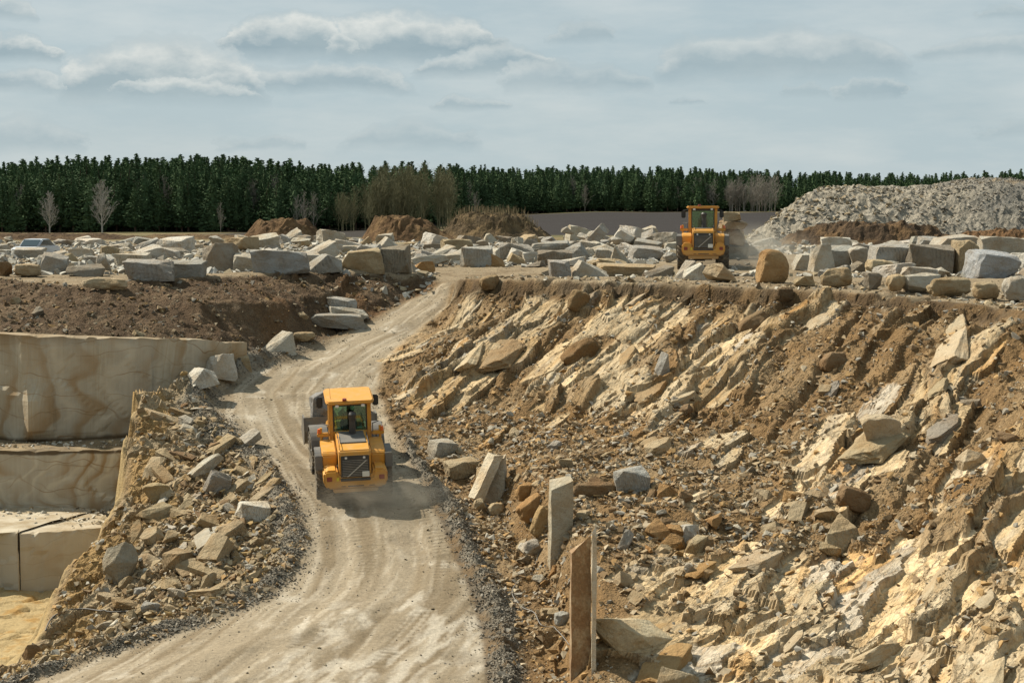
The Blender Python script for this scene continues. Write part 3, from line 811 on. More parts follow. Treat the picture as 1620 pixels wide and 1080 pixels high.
def boxstone(u0, v0, u1, v1, kind, col, label, rz=0.0, tilt=0.0, deep=.8, var=0, name='stone_block', cat='stone block', sink=.06, Yover=None, rx=0.0, group=None):
    """a stone that stands where the photo shows it: its foot on the ground at v1"""
    p = hit((u0 + u1) / 2, v1) if Yover is None else pt((u0 + u1) / 2, v1, Yover)
    k = p[1] / 2700
    wd, ht = (u1 - u0) * k, (v1 - v0) * k
    dp = max(.5, wd * deep)
    y = p[1] + dp * .4
    z = (gh(p[0], p[1]) if Yover is None else p[2])
    return stone(kind, (p[0], y, z + ht / 2 - sink * ht), (wd / (1 + .5 * abs(math.sin(rz))), dp, ht * 1.08), (rx, tilt, rz), col, name, label, group, cat, var)
hand = [
 # the rim right of the ramp
 (869,414,901,438,'block',GREY,'small grey drilled block standing at the cliff rim, left end of its row',.1,0,.8,0),
 (903,411,962,437,'wedge',PALE,'flat wedge-topped pale block beside the small drilled block on the rim',.0,0,.7,1),
 (950,419,1032,437,'block',TAN,'long low tan slab with dark front on the cliff rim',.05,.03,.5,3),
 (1016,418,1066,437,'wedge',DUSK,'low dark wedge slab on the rim just left of the pale slabs',.2,0,.8,4),
 (1060,415,1104,441,'wedge',PALE,'leaning tan-white slab in front of the distant loader, left one',.4,-.25,.6,2),
 (1082,414,1122,443,'wedge',WHITE,'bright white broken slab in front of the distant loader',-.2,.2,.6,3),
 (1108,415,1192,447,'rock',TAN,'broad cream slab lying before the distant loader wheels',.1,.1,.6,2),
 (1190,400,1251,448,'dome',(.44,.29,.14),'upright half-round orange-brown boulder alone on the cliff rim',.2,.05,.7,1),
 (1252,434,1298,455,'rock',TAN,'low tan rock beside the half-round orange boulder',.3,0,.8,4),
 (1290,419,1362,457,'boulder',TAN,'wide tan boulder with sloping top on the rim',-.2,-.12,.6,0),
 (1362,407,1428,437,'boulder',TAN,'tan boulder resting on a grey one near the rim',.2,.1,.7,3),
 (1358,430,1404,459,'rock',DUSK,'grey boulder underneath the tan one near the rim',.0,0,.8,6),
 (1398,430,1442,464,'boulder',TAN,'small rounded boulder left of the arched slab',.3,0,.8,2),
 (1414,424,1496,466,'rock',PALE,'long arched pale slab leaning over rim boulders',.0,-.3,.5,9),
 (1460,434,1552,472,'boulder',TAN,'long low tan boulder right of the arched slab',.05,0,.5,4),
 (1534,440,1592,476,'boulder',TAN,'striped rounded boulder second from the right end of rim',.1,.08,.7,5),
 (1580,430,1650,480,'boulder',PALE,'big pale boulder at the right end of the rim',.2,0,.7,2),
 (1258,400,1287,428,'block',PALE,'small white sawn block leaning behind the rim boulders',.3,.15,.8,1),
 (1284,390,1318,430,'block',PALE,'cracked upright white block beside small leaning block',.1,0,.8,5),
 (1310,391,1348,428,'block',GREY,'grey upright block right of the cracked white one',-.2,0,.8,3),
 (1334,386,1388,430,'rock',PALE,'white boulder with rounded shoulder left of the sawn block',.3,0,.8,5),
 (1380,386,1442,432,'block',GREY,'grey sawn block with horizontal saw lines behind rim boulders',.12,0,.8,4),
 (1440,390,1512,434,'block',DUSK,'dark grey layered block tilted behind the arched slab',-.15,.08,.7,2),
 (1508,384,1548,434,'block',TAN,'brown-faced upright block behind the blue-grey block',.2,0,.8,6),
 (1534,400,1614,440,'block',(.42,.44,.45),'blue-grey rough block standing above the rim boulders',.25,0,.6,7),
 (1480,372,1548,402,'block',PALE,'pale slab topped with white edge behind blue-grey block',.2,0,.8,1),
 (1560,378,1640,420,'block',PALE,'long pale block at far right behind the blue-grey block',-.1,0,.7,9),
 # the yard between the ramp and the distant loader
 (730,392,777,423,'block',GREY,'grey drilled block with slanting top beside the ramp exit',.05,0,.7,2),
 (764,398,800,422,'wedge',OCHRE,'small brown-faced block right of the slanting drilled block',.2,0,.8,5),
 (796,373,839,400,'rock',PALE,'tall pale block with rounded top lying on another',.1,.1,.8,3),
 (790,389,840,417,'block',GREY,'grey slab under the round-topped pale block',.1,.06,.8,8),
 (840,383,902,403,'block',GREY,'long grey block lying flat on top of another block',.05,-.05,.6,4),
 (848,398,902,420,'block',DUSK,'shadowed grey block below the long flat one',.0,0,.7,6),
 (893,384,936,414,'wedge',GREY,'grey block with slanting top behind the rim row',-.3,0,.8,0),
 (964,389,998,420,'wedge',PALE,'pale pointed wedge block standing left of the loader',-.3,0,.8,1),
 (998,391,1048,413,'block',GREY,'low grey block left of the distant loader',.1,0,.8,7),
 (1046,396,1080,416,'rock',GREY,'grey boulder beside the distant loader wheel',.1,0,.8,8),
 (898,362,940,384,'block',PALE,'white block on the upper heap before the ploughed field',.2,.2,.8,9),
 (972,356,1004,384,'rock',WHITE,'bright white boulder topping the heap before the ploughed field',.2,.2,.8,1),
 (1006,360,1040,382,'block',PALE,'pale tilted block on the right of the upper heap',.1,-.2,.8,1),
 # left of the ramp
 (116,437,212,461,'boulder',(.50,.40,.26),'long smooth tan boulder lying on the brown earth bank',.08,.04,.35,0),
 (196,414,269,444,'block',GREY,'wide grey drilled block at the front of the left yard',.05,0,.7,0),
 (269,414,319,438,'block',GREY,'grey flat-topped block right of the wide drilled one',.0,0,.8,3),
 (318,388,370,432,'block',DUSK,'tall dark grey block with irregular top in left yard',.06,0,.7,5),
 (368,404,408,430,'block',PALE,'light grey smooth block right of the tall dark one',.1,0,.8,7),
 (402,399,482,432,'block',(.42,.42,.40),'broad blue-grey block at the edge of the left bank',.04,0,.6,9),
 (475,402,538,432,'wedge',GREY,'drilled grey block with slanting white top on the bank edge',.1,-.12,.7,3),
 (544,394,602,428,'block',TAN,'brown-topped low block above the dark bank',.1,0,.7,1),
 (598,390,646,432,'block',DUSK,'shadowed brown-grey block at the end of the left bank',-.1,0,.8,4),
 (652,410,692,434,'rock',OCHRE,'small orange-streaked rock beside the ramp top',.1,0,.8,4),
 (592,376,648,404,'wedge',PALE,'pale roof-shaped block behind the shadowed block',.1,.2,.8,1),
 (470,382,530,410,'wedge',PALE,'pale pointed block behind the drilled slanting one',.1,-.1,.8,2),
 (10,414,68,439,'boulder',TAN,'rounded tan boulder at the left edge of the yard',.1,0,.7,3),
 (-20,412,20,438,'rock',BROWN,'dark brown boulder cut by the left picture edge',.1,0,.8,6),
 (62,404,104,434,'block',GREY,'blue-grey tilted block behind the rounded tan boulder',.2,.1,.8,7),
 (102,412,160,438,'wedge',DUSK,'dark wedge slab leaning right in the left yard',.1,.3,.7,2),
 (145,398,182,434,'rock',PALE,'white split boulder with dark side left of drilled block',.3,0,.8,7),
 (180,402,232,424,'block',PALE,'pale drilled block behind the wide drilled one',.1,0,.7,2),
 (22,393,66,409,'block',PALE,'low pale slab just in front of the silver car',.1,0,.6,3),
 (60,394,104,412,'wedge',PALE,'pale wedge slab to the right of the silver car front',-.1,.1,.6,2),
 (214,374,250,394,'wedge',GREY,'grey pointed slab at the back of the left yard',.1,0,.7,4),
]
for (u0, v0, u1, v1, kd, cl, lb, rz, tl, dp, vr) in hand:
    nm, ct = ('boulder', 'boulder') if kd in ('boulder', 'rock', 'dome') and 'block' not in lb and 'slab' not in lb else (('stone_slab', 'stone slab') if 'slab' in lb else ('stone_block', 'stone block'))
    boxstone(u0, v0, u1, v1, kd, cl, lb, rz, tl, dp, vr, nm, ct)

# the crowded yards: every block its own object
placed = []
def scatter_yard(n, urange, yrange, group, labels, keep=lambda u, y: True, seed=1, size=(.6, 1.9)):
    r = random.Random(seed); k = tries = 0
    while k < n and tries < 9000:
        tries += 1
        u = r.uniform(*urange); y = yrange[0] + (yrange[1] - yrange[0]) * r.random() ** 1.25
        if not keep(u, y): continue
        x = (u - 810) / 2700 * y; w_ = (size[0] + (size[1] - size[0]) * r.random() ** 1.3) * (1 + .004 * (y - 85))
        if any((x - a) ** 2 + ((y - b) * .8) ** 2 < ((w_ + c) * .40) ** 2 for a, b, c in placed): continue
        placed.append((x, y, w_))
        h_ = w_ * r.uniform(.28, .62); kd = r.choices(('block', 'wedge', 'rock'), (6, 3, 3))[0]
        ci = r.choices((0, 1, 2, 3, 4), (6, 5, 4, 1, 2))[0]
        cl = (PALE, GREY, WHITE, TAN, DUSK)[ci]
        stone(kd, (x, y, gh(x, y) + h_ * .42), (w_, w_ * r.uniform(.55, .95), h_), (r.gauss(0, .09), r.gauss(0, .16), r.uniform(-.7, .7)), cl,
              'stone_block', labels[(0, 1, 0, 2, 1)[ci]], group + (', pale', ', grey', ', tan')[(0, 1, 0, 2, 1)[ci]], 'stone block', seed=tries * 7 + seed)
        k += 1
def labs(where): return [f'pale rough stone block lying {where}', f'dull grey stone block lying {where}', f'tan-brown stone block lying {where}']
scatter_yard(125, (-60, 700), (86, 172), 'blocks in the yard left of the ramp', labs('among the crowded yard blocks left of the ramp top'),
             keep=lambda u, y: not (560 < u and y < 92) and not (y < 90 and u < 60) and not (20 < u < 98 and y > 104), seed=3)
scatter_yard(88, (700, 1075), (97, 168), 'blocks in the yard before the ploughed field', labs('in the heap between ramp top and ploughed field'),
             keep=lambda u, y: not (u > 1035 and y < 130) and not (u > 880 and 100 < y < 106) and not (u < 730 and y < 100), seed=5)
scatter_yard(66, (1150, 1680), (80, 158), 'blocks in the yard below the waste heap', labs('between the rim boulders and the grey waste heap'),
             keep=lambda u, y: not (u < 1260 and y < 118), seed=9, size=(.6, 1.8))
r_ = random.Random(77)
for i in range(14):                                 # second layer on the heap before the field
    u = r_.uniform(890, 1060); y = r_.uniform(135, 165); x = (u - 810) / 2700 * y; w_ = r_.uniform(1.0, 1.8)
    stone(r_.choice(('block', 'rock', 'wedge')), (x, y, r_.uniform(.7, 1.2)), (w_, w_ * .8, w_ * .6), (r_.gauss(0, .2), r_.gauss(0, .3), r_.uniform(-1, 1)), r_.choice((PALE, WHITE, GREY)),
          'stone_block', 'white tilted block on top of the heap before the ploughed field', 'blocks on top of the heap', 'stone block', seed=i)
# stack of slabs behind the distant loader
for i, (dz, wd, cl) in enumerate(((0, 1.7, DUSK), (.95, 1.45, BROWN), (1.75, 1.55, (.38,.29,.18)), (2.3, 1.0, (.42,.34,.22)))):
    x, y = (1157 - 810) / 2700 * 112, 112
    stone('block', (x + r_.uniform(-.2, .2), y, dz + .45), (wd, 1.4, 1.0 if i < 2 else .55), (0, r_.gauss(0, .04), r_.uniform(-.2, .2)), cl, 'stone_slab',
          ('grey bottom slab of the stack behind the distant loader', 'brown second slab in the stack behind the distant loader', 'tan third slab in the stack behind the distant loader', 'small tan slab topping the stack behind the distant loader')[i], None, 'stone slab', var=(3, 5, 7, 9)[i])

# ------------------------------------------------------------------ rocks beside the ramp
def slope_rock(u, v, px, kind='rock', col=TAN, label='', var=None, dims=(1, .8, .6), rz=None, tilt=(0, 0), name='rock', cat='rock', lift=.22, group=None):
    p = hit(u, v); s = px / 2700 * p[1]
    r = random.Random(int(u * 31 + v))
    d = tuple(s * k for k in dims)
    return stone(kind, (p[0], p[1], p[2] + d[2] * lift), d, (tilt[0], tilt[1], r.uniform(-1.5, 1.5) if rz is None else rz), col, name, label, group, cat, var)
near = [
 # left of the road, from the top of the ramp down
 (530,513,78,'block',GREY,'flat pale slab lying on others beside the upper ramp',1,(1,.7,.3),.2,(0,.05)),
 (540,488,44,'block',GREY,'small grey drilled block on top of the ramp-side slabs',0,(1,.7,.5),.1,(0,.1)),
 (545,507,62,'wedge',PALE,'pointed pale slab leaning up beside the upper ramp',1,(1,.4,.75),.1,(0,-.5)),
 (480,537,52,'boulder',TAN,'rounded tan rock between the two slab groups',2,(1,.6,.4),.3,(0,0)),
 (432,556,60,'wedge',PALE,'grey-white slab wedge on the left ramp edge',2,(1,.6,.65),.3,(0,-.2)),
 (372,583,40,'block',TAN,'tan block behind the bright cut block on ramp edge',1,(1,.8,.8),.3,(0,0)),
 (350,590,40,'block',WHITE,'grey cut block with flat face on the left ramp edge',5,(1,.8,1),.5,(0,.1)),
 (312,606,56,'wedge',WHITE,'bright white wedge block at the corner above the pit',3,(1,.7,.6),.4,(0,-.25)),
 (282,600,32,'block',OCHRE,'tan-brown block left of the bright white wedge',7,(1,.8,.9),.3,(0,0)),
 # rubble shoulder
 (191,912,78,'rock',(.41,.37,.285),'large grey angular boulder at the pit edge shoulder',8,(1,.8,1.15),1.9,(.1,.25)),
 (400,822,48,'block',WHITE,'white angular block on the road-side earth bank',2,(1,.8,.75),.4,(0,.15)),
 (224,942,32,'boulder',GREY,'small grey rock at the foot of the large boulder',1,(1,.7,.7),.3,(0,0)),
 (345,775,36,'block',GREY,'upright grey slab in the middle of left rubble',7,(1,.4,.9),.5,(.2,.3)),
 (250,790,60,'rock',(.42,.33,.19),'wide ochre rock face above the grey boulder',5,(1,.6,.7),.2,(0,0)),
 (285,945,52,'rock',PALE,'pale slab lying low in the rubble near the gravel edge',9,(1,.6,.5),.6,(0,.2)),
 (48,1042,40,'rock',BROWN,'dark triangular rock at the bottom left corner',6,(1,.8,.9),.3,(0,0)),
 (166,996,32,'rock',PALE,'small white-grey rock above the road gravel',4,(1,.7,.6),.3,(0,0)),
 (352,710,52,'block',TAN,'long tan slab tilted across the upper rubble',4,(1,.35,.3),.9,(0,-.4)),
 (325,745,54,'block',PALE,'long pale slab lying down the rubble',9,(1,.35,.3),.8,(0,-.5)),
 (372,780,46,'block',TAN,'narrow tan slab in rubble beside the dark gravel',1,(1,.35,.3),.8,(0,-.5)),
 (390,700,44,'block',PALE,'pale slab at the top of the left rubble',3,(1,.5,.3),.9,(0,-.45)),
 (243,812,46,'wedge',TAN,'tan wedge rock at the edge above the lower pit',2,(1,.7,.6),.5,(0,.2)),
 (365,850,46,'block',TAN,'leaning tan slab below the white angular block',6,(1,.4,.5),.7,(.2,-.5)),
 (330,870,50,'rock',PALE,'cream flat rock in the lower rubble',8,(1,.6,.35),.3,(0,-.2)),
 (300,905,50,'rock',TAN,'tan rock beside the cream flat rock',0,(1,.8,.7),.1,(0,0)),
 (270,860,38,'rock',TAN,'squarish tan rock right of the large grey boulder',11,(1,.8,.9),.1,(0,0)),
 (238,965,34,'rock',GREY,'grey rock near the cable on the lower shoulder',10,(1,.8,.7),.1,(0,0)),
 (400,905,30,'rock',WHITE,'small white rock on the dark earth beside gravel',1,(1,.6,.8),.4,(0,.3)),
 # right of the road
 (842,814,66,'boulder',OCHRE,'long orange-tan boulder leaning by the sawn pillar',1,(1,.7,.7),.3,(0,-.6)),
 (856,838,52,'boulder',(.48,.33,.16),'ochre boulder touching the sawn stone pillar',3,(.7,.6,1.3),.3,(0,.4)),
 (832,786,44,'boulder',OCHRE,'upper orange-brown boulder beside the pillar',4,(1,.8,.9),.3,(0,0)),
 (848,880,48,'rock',(.50,.49,.44),'pale grey rock at the foot of the sawn pillar',7,(1,.8,.9),.3,(0,0)),
 (860,920,44,'rock',PALE,'flat cream rock below the pale grey rock',2,(1,.7,.4),.3,(0,.2)),
 (890,985,36,'boulder',GREY,'round grey rock beside the brown slab foot',5,(1,.8,.9),.3,(0,0)),
 (785,812,36,'boulder',TAN,'round tan rock under the leaning pale slab',0,(1,.8,.8),.3,(0,0)),
 (762,808,32,'rock',TAN,'small pointed tan rock left of the round one',7,(1,.8,1),.3,(0,0)),
 (728,748,54,'block',TAN,'flat tan block on the gravel edge beside leaning slab',6,(1,.7,.45),.4,(0,-.1)),
 (700,716,40,'block',PALE,'pale block half buried beside the loader shadow',4,(1,.8,.7),.6,(0,.1)),
 (1000,770,60,'block',(.42,.42,.38),'grey sawn block end showing in the debris bench',8,(.8,.6,.8),.1,(0,-.15)),
 (940,778,95,'boulder',BROWN,'large brown boulder half buried in the debris bench',4,(1,.5,.45),.05,(0,0)),
 (1090,850,66,'rock',WHITE,'white-topped angular rock on the debris bench',3,(1,.7,.7),.3,(0,.2)),
 (1390,690,92,'rock',(.52,.43,.29),'big pale angular rock on the middle of the slope',5,(1,.7,.85),.3,(0,.1)),
 (1335,862,66,'wedge',(.46,.37,.24),'pointed tan rock standing on the lower slope',0,(1,.7,1.3),.3,(0,0)),
 (1320,575,60,'boulder',BROWN,'dark rounded boulder under an overhang on the slope',0,(1,.7,.8),.3,(0,0)),
 (1540,735,70,'rock',(.56,.48,.34),'flat cream rock face high on the right slope',8,(1,.6,.8),.3,(0,.2)),
 (1600,690,56,'rock',BROWN,'brown rock jutting out at the right picture edge',1,(1,.7,.6),.2,(0,.2)),
 (1320,620,44,'rock',GREY,'grey small rock on the brown slope below overhang',2,(.6,.6,1),.2,(0,.6)),
 (1350,800,62,'boulder',BROWN,'brown cracked boulder in the middle of lower slope',3,(1.2,.7,.8),.2,(0,.3)),
 (1050,590,44,'wedge',GREY,'upright grey slab with a shaded side on the slope',1,(.8,.5,1.5),.5,(0,.3)),
 (920,560,90,'boulder',(.26,.165,.075),'large brown overhanging boulder in the cliff',5,(1,.6,.6),.3,(0,-.6)),
 (775,455,44,'boulder',(.30,.22,.12),'dark boulder in the cliff just below the rim corner',2,(1,.7,.7),.3,(0,-.2)),
 (915,480,48,'boulder',(.26,.18,.09),'brown knob of rock high in the cliff face',1,(.9,.7,1),.3,(0,.4)),
 (1190,520,80,'boulder',(.30,.21,.11),'rounded brown rock outcrop below the orange boulder',0,(1.1,.6,.6),.3,(0,-.5)),
 (1240,470,40,'boulder',(.16,.11,.06),'dark knob hanging under the rim by the orange boulder',4,(1,.7,.9),.3,(0,0)),
 (995,1010,130,'rock',(.58,.49,.33),'big cream rock outcrop at the bottom beside thin slab',12,(1.3,.9,.6),.3,(0,.3)),
 (1070,1085,90,'rock',(.42,.37,.26),'grey-brown flat-faced rock at the bottom picture edge',10,(1,.7,.9),.3,(0,.1)),
]
for (u, v, px, kd, cl, lb, vr, dm, rz, tl) in near:
    nm = 'boulder' if 'boulder' in lb or kd == 'boulder' else ('stone_slab' if 'slab' in lb and 'beside leaning' not in lb else ('stone_block' if 'block' in lb else 'rock'))
    slope_rock(u, v, px, kd, cl, lb, vr, dm, rz, tl, lift=.0 if u > 880 and (v < 900 or v > 1000) else .2, name=nm, cat=nm.replace('_', ' '))

def scatter_rocks(n, poly_uv, size, cols, label, group, seed, flat=(.35, .8), long_=False, kinds=('rock', 'rock', 'block', 'wedge')):
    r = random.Random(seed); us = [p[0] for p in poly_uv]; vs = [p[1] for p in poly_uv]; k = t = 0
    while k < n and t < n * 30:
        t += 1
        u, v = r.uniform(min(us), max(us)), r.uniform(min(vs), max(vs))
        if float(poly_dist(np.array([u * 1.0]), np.array([v * 1.0]), poly_uv)[0]) > 0: continue
        x, y, z = hit(u, v)
        s = size[0] + (size[1] - size[0]) * r.random() ** 2.2
        dm = (s, s * r.uniform(.5, .85), s * r.uniform(*flat))
        if long_ and r.random() < .55: dm = (s * 1.5, s * .6, s * .3)
        nrm = normal(x, y)
        q = nrm.to_track_quat('Z', 'Y').to_euler()
        e = (Matrix.Rotation(r.gauss(0, .25), 3, 'X') @ q.to_matrix() @ Matrix.Rotation(r.uniform(0, 6.3) if not long_ else 2.2 + r.gauss(0, .5), 3, 'Z')).to_euler()
        stone(r.choice(kinds), (x, y, z + dm[2] * .18), dm, e, r.choice(cols), 'rock', label, group, 'rock', seed=t * 13 + seed)
        k += 1
shp = [(225,640),(330,640),(400,710),(440,800),(440,880),(380,930),(240,985),(130,990),(200,890),(235,780)]
scatter_rocks(175, shp, (.28, .98), (TAN, (.43,.335,.20), (.38,.285,.16), TAN, (.46,.37,.235), BROWN, PALE), 'loose rock tumbled in the rubble between ramp and pit', 'rubble rocks left of the ramp', 21, long_=True)
scatter_rocks(52, [(700,680),(1000,680),(1100,720),(1120,880),(960,880),(940,830),(820,770),(740,760)], (.25, .9), (TAN, TAN, OCHRE, GREY, PALE, BROWN), 'loose rock scattered on the debris bench right of the road', 'rocks on the debris bench', 22)
scatter_rocks(36, [(1010,820),(1300,760),(1330,900),(1120,930),(980,960)], (.3, .85), (TAN, PALE, TAN, OCHRE), 'loose rock in the debris of the lower right slope', 'rocks on the lower slope', 23)
scatter_rocks(14, [(640,600),(740,560),(1100,620),(1500,600),(1610,700),(1450,800),(1150,700),(700,690)], (.25, .7), (TAN, BROWN, DUSK, PALE), 'loose rock caught on the quarry slope below the rim', 'rocks on the quarry slope', 24)
scatter_rocks(12, [(800,850),(890,900),(900,990),(840,960)], (.25, .7), (TAN, PALE, OCHRE), 'loose rock at the foot of the sawn pillar', 'rocks at the pillar foot', 25)
scatter_rocks(14, [(20,470),(380,470),(470,500),(560,480),(560,510),(380,550),(20,525)], (.2, .65), (BROWN, DUSK, TAN), 'loose rock in the brown earth bank above the sawn wall', 'rocks in the earth bank', 26)

# ------------------------------------------------------------------ bedrock slabs that stick out of the cut
def plate_pts(r):
    pts = []; n = 9
    for k in range(n):
        a = 6.283 * (k + r.uniform(-.3, .3)) / n; m = .5 * r.uniform(.72, 1.0)
        x, y = math.cos(a) * m, math.sin(a) * m
        for z in (-.5, .5 * r.uniform(.5, 1)): pts.append(Vector((x * r.uniform(.86, 1), y * r.uniform(.86, 1), z)))
    return pts
LIB['plate'] = [hull_mesh('rock_outcrop', block_pts(random.Random(s + 300), .16, .6) if s % 3 else plate_pts(random.Random(s + 300)), 3, .045, s) for s in range(10)]
for me in LIB['plate']: me.materials.append(M_stone)
def outcrops(n, poly_uv, L_, W_, T_, cols, label, group, seed, lean=(4, 24)):
    r = random.Random(seed); us = [p[0] for p in poly_uv]; vs = [p[1] for p in poly_uv]; k = t = 0
    while k < n and t < n * 40:
        t += 1
        u, v = r.uniform(min(us), max(us)), r.uniform(min(vs), max(vs))
        if float(poly_dist(np.array([u * 1.0]), np.array([v * 1.0]), poly_uv)[0]) > 0: continue
        x, y, z = hit(u, v)
        i = min(np.searchsorted(gx, x), len(gx) - 1); j = min(np.searchsorted(gy, y), len(gy) - 1)
        if rock_amt[j, i] < .35 and r.random() < .8: continue
        nn_ = (normal(x, y, .8) + Vector((0, 0, .15))).normalized()
        d = Vector((-.52, -.85, 0)); d = (d - nn_ * d.dot(nn_)).normalized()
        d = (Matrix.Rotation(r.gauss(0, .16), 3, nn_) @ d).normalized()
        q = Matrix.Rotation(R(r.uniform(*lean)), 3, d) @ nn_
        w_ = q.cross(d).normalized()
        m = Matrix((d, w_, q)).transposed().to_4x4()
        ln = r.uniform(*L_); dm = (ln, ln * r.uniform(*W_), ln * r.uniform(*T_))
        o = stone('plate', (x, y, z), dm, (0, 0, 0), r.choice(cols), 'rock_outcrop', label, group, 'rock outcrop', seed=t + seed)
        m.translation = Vector((x, y, z)) + q * dm[2] * -.12
        o.matrix_world = m @ Matrix.Diagonal((*dm, 1)); k += 1
CREAM = (.56, .46, .31)
outcrops(6, [(740,480),(1100,470),(1080,640),(960,650),(700,610)], (1.1, 3.4), (.28, .5), (.10, .2), (CREAM, CREAM, TAN, (.40,.29,.16), GREY), 'slanted pale bedrock slab jutting from the upper cliff below the rim', 'bedrock slabs of the upper cliff', 51)
outcrops(6, [(1110,480),(1620,510),(1620,760),(1400,760),(1150,700)], (.8, 2.6), (.3, .55), (.12, .22), (CREAM, TAN, (.40,.29,.16), CREAM, DUSK), 'slanted bedrock slab in the right slope below the rim boulders', 'bedrock slabs of the right slope', 52)
outcrops(9, [(1000,920),(1330,860),(1620,740),(1620,1080),(960,1080)], (.8, 2.3), (.35, .6), (.12, .24), (CREAM, (.58,.50,.36), CREAM, (.46,.31,.14), TAN), 'cracked cream bedrock slab in the lower right corner slope', 'bedrock slabs of the lower slope', 53)

# ------------------------------------------------------------------ small stones: too many to count
def stuff_stones(name, pts, sizes, cols, mat, seed, bases=10):
    r = np.random.RandomState(seed)
    base = []
    for b_ in range(bases):
        bm = bmesh.new()
        for p in angular_pts(random.Random(seed * 50 + b_), 8): bm.verts.new(p)
        bmesh.ops.convex_hull(bm, input=list(bm.verts))
        bmesh.ops.delete(bm, geom=[v for v in bm.verts if not v.link_faces], context='VERTS')
        bm.verts.index_update()
        base.append((np.array([v.co[:] for v in bm.verts]), np.array([[v.index for v in f.verts] for f in bm.faces])))
        bm.free()
    Vs, Fs, Cs, off = [], [], [], 0
    pts = np.asarray(pts); which = r.randint(0, bases, len(pts))
    for b_ in range(bases):
        sel = np.where(which == b_)[0]
        if not len(sel): continue
        bv, bf = base[b_]; n = len(sel)
        a = r.rand(n) * 6.283; ca, sa_ = np.cos(a), np.sin(a)
        sc = sizes[sel][:, None] * np.stack([np.ones(n), r.uniform(.55, .95, n), r.uniform(.4, .8, n)], 1)
        q = bv[None] * sc[:, None, :]
        tl = r.normal(0, .3, n)[:, None]
        qz = q[..., 2] + q[..., 0] * tl
        X = q[..., 0] * ca[:, None] - q[..., 1] * sa_[:, None]; Y_ = q[..., 0] * sa_[:, None] + q[..., 1] * ca[:, None]
        vv = np.stack([X, Y_, qz], -1) + pts[sel][:, None, :]
        Vs.append(vv.reshape(-1, 3)); Fs.append((bf[None] + (np.arange(n) * len(bv))[:, None, None] + off).reshape(-1, 3))
        Cs.append(np.repeat(cols[sel], len(bv), 0)); off += n * len(bv)
    me = np_mesh(name, np.concatenate(Vs), np.concatenate(Fs)); set_col(me, np.concatenate(Cs))
    return me
M_small, nt_, b_ = new_mat('small_stones')
at = nt_.n.new('ShaderNodeAttribute'); at.attribute_name = 'Col'
g_ = nt_.n.new('ShaderNodeNewGeometry')
nt_.l.new(nt_.mix(1.0, at.outputs['Color'], nt_.rng(nt_.noise(g_.outputs['Position'], 14, 4), .25, .75, .75, 1.2), 'MULTIPLY'), b_.inputs['Base Color'])
b_.inputs['Roughness'].default_value = .92; b_.inputs['Specular IOR Level'].default_value = .15

def sample_grid(weight, n, seed):
    """random ground points with a probability that follows weight times cell area"""
    r = np.random.RandomState(seed)
    cw = np.gradient(gx)[None, :] * np.gradient(gy)[:, None] * weight
    c = np.cumsum(cw.ravel()); k = np.searchsorted(c, r.rand(n) * c[-1])
    j, i = np.unravel_index(np.minimum(k, c.size - 1), weight.shape)
    x = GX[j, i] + r.uniform(-.04, .04, n); y = GY[j, i] + r.uniform(-.04, .04, n)
    return np.stack([x, y, Z[j, i]], 1), j, i
infr = (np.abs(GX / GY) < .32) & (GY > 36) & (GY < 98)
def pal(n, cols, seed, a=.15):
    r = np.random.RandomState(seed); c = np.array(cols)[r.randint(0, len(cols), n)]
    return c * .74 * (1 + r.uniform(-a, a, (n, 1)))
# gravel along the road
n = 16000; p, j, i = sample_grid(np.clip(gm, 0, 1) ** 1.3 * infr / (GY / 50) ** 1.5, n, 1)
sz = .05 + .10 * np.random.RandomState(2).rand(n) ** 2.5
link('gravel', stuff_stones('gravel', p + [0, 0, .012], sz, pal(n, ((.19,.168,.13), (.25,.225,.18), (.32,.29,.235), (.14,.115,.085)), 3), M_small, 4), M_small)['kind'] = 'stuff'
wgt = on_road * smooth(-1.6, -.1, d_road) ** 2 * infr * smooth(-.2, .5, n2) + on_road * .03 * infr
n = 4500; p, j, i = sample_grid(wgt, n, 35)
sz = .025 + .08 * np.random.RandomState(36).rand(n) ** 3
link('loose_gravel', stuff_stones('loose_gravel', p + [0, 0, .006], sz, pal(n, ((.22,.19,.145), (.27,.24,.19), (.17,.14,.10)), 37), M_small, 38), M_small)['kind'] = 'stuff'
# rubble on the slopes
wgt = (on_right * slope_w * (.25 + 1.4 * bench_zone + .5 * (1 - rock_amt)) + on_sh * (.3 + 1.4 * smooth(.8, 4.0, np.abs(d_pit))) + on_left * .5) * infr * smooth(-.3, .4, n2 + .25) * (1 - np.clip(gm, 0, 1)) * (1 - .8 * plate_m) / (GY / 50) ** 1.2
n = 34000; p, j, i = sample_grid(wgt, n, 5)
sz = .06 + .34 * np.random.RandomState(6).rand(n) ** 4.5
cc = pal(n, ((.30,.215,.125), (.38,.29,.175), (.46,.38,.26), (.25,.17,.09), (.36,.33,.27), (.42,.27,.12)), 7)
cc = np.where(on_left[j, i][:, None] > .5, cc * .62, cc)
link('rubble', stuff_stones('rubble', p + [0, 0, .02], sz, cc, M_small, 8), M_small)['kind'] = 'stuff'
wgt = (on_sh * smooth(.5, 1.2, d_road) * (.15 + smooth(1.0, 4.5, np.abs(d_pit)))) * infr
n = 1700; p, j, i = sample_grid(wgt, n, 25)
sz = .12 + .36 * np.random.RandomState(26).rand(n) ** 2
link('jammed_rubble', stuff_stones('jammed_rubble', p + [0, 0, .05], sz, pal(n, (TAN, (.42,.33,.20), (.37,.28,.16), (.40,.31,.19), BROWN, PALE, (.42,.29,.13)), 27), M_small, 28), M_small)['kind'] = 'stuff'
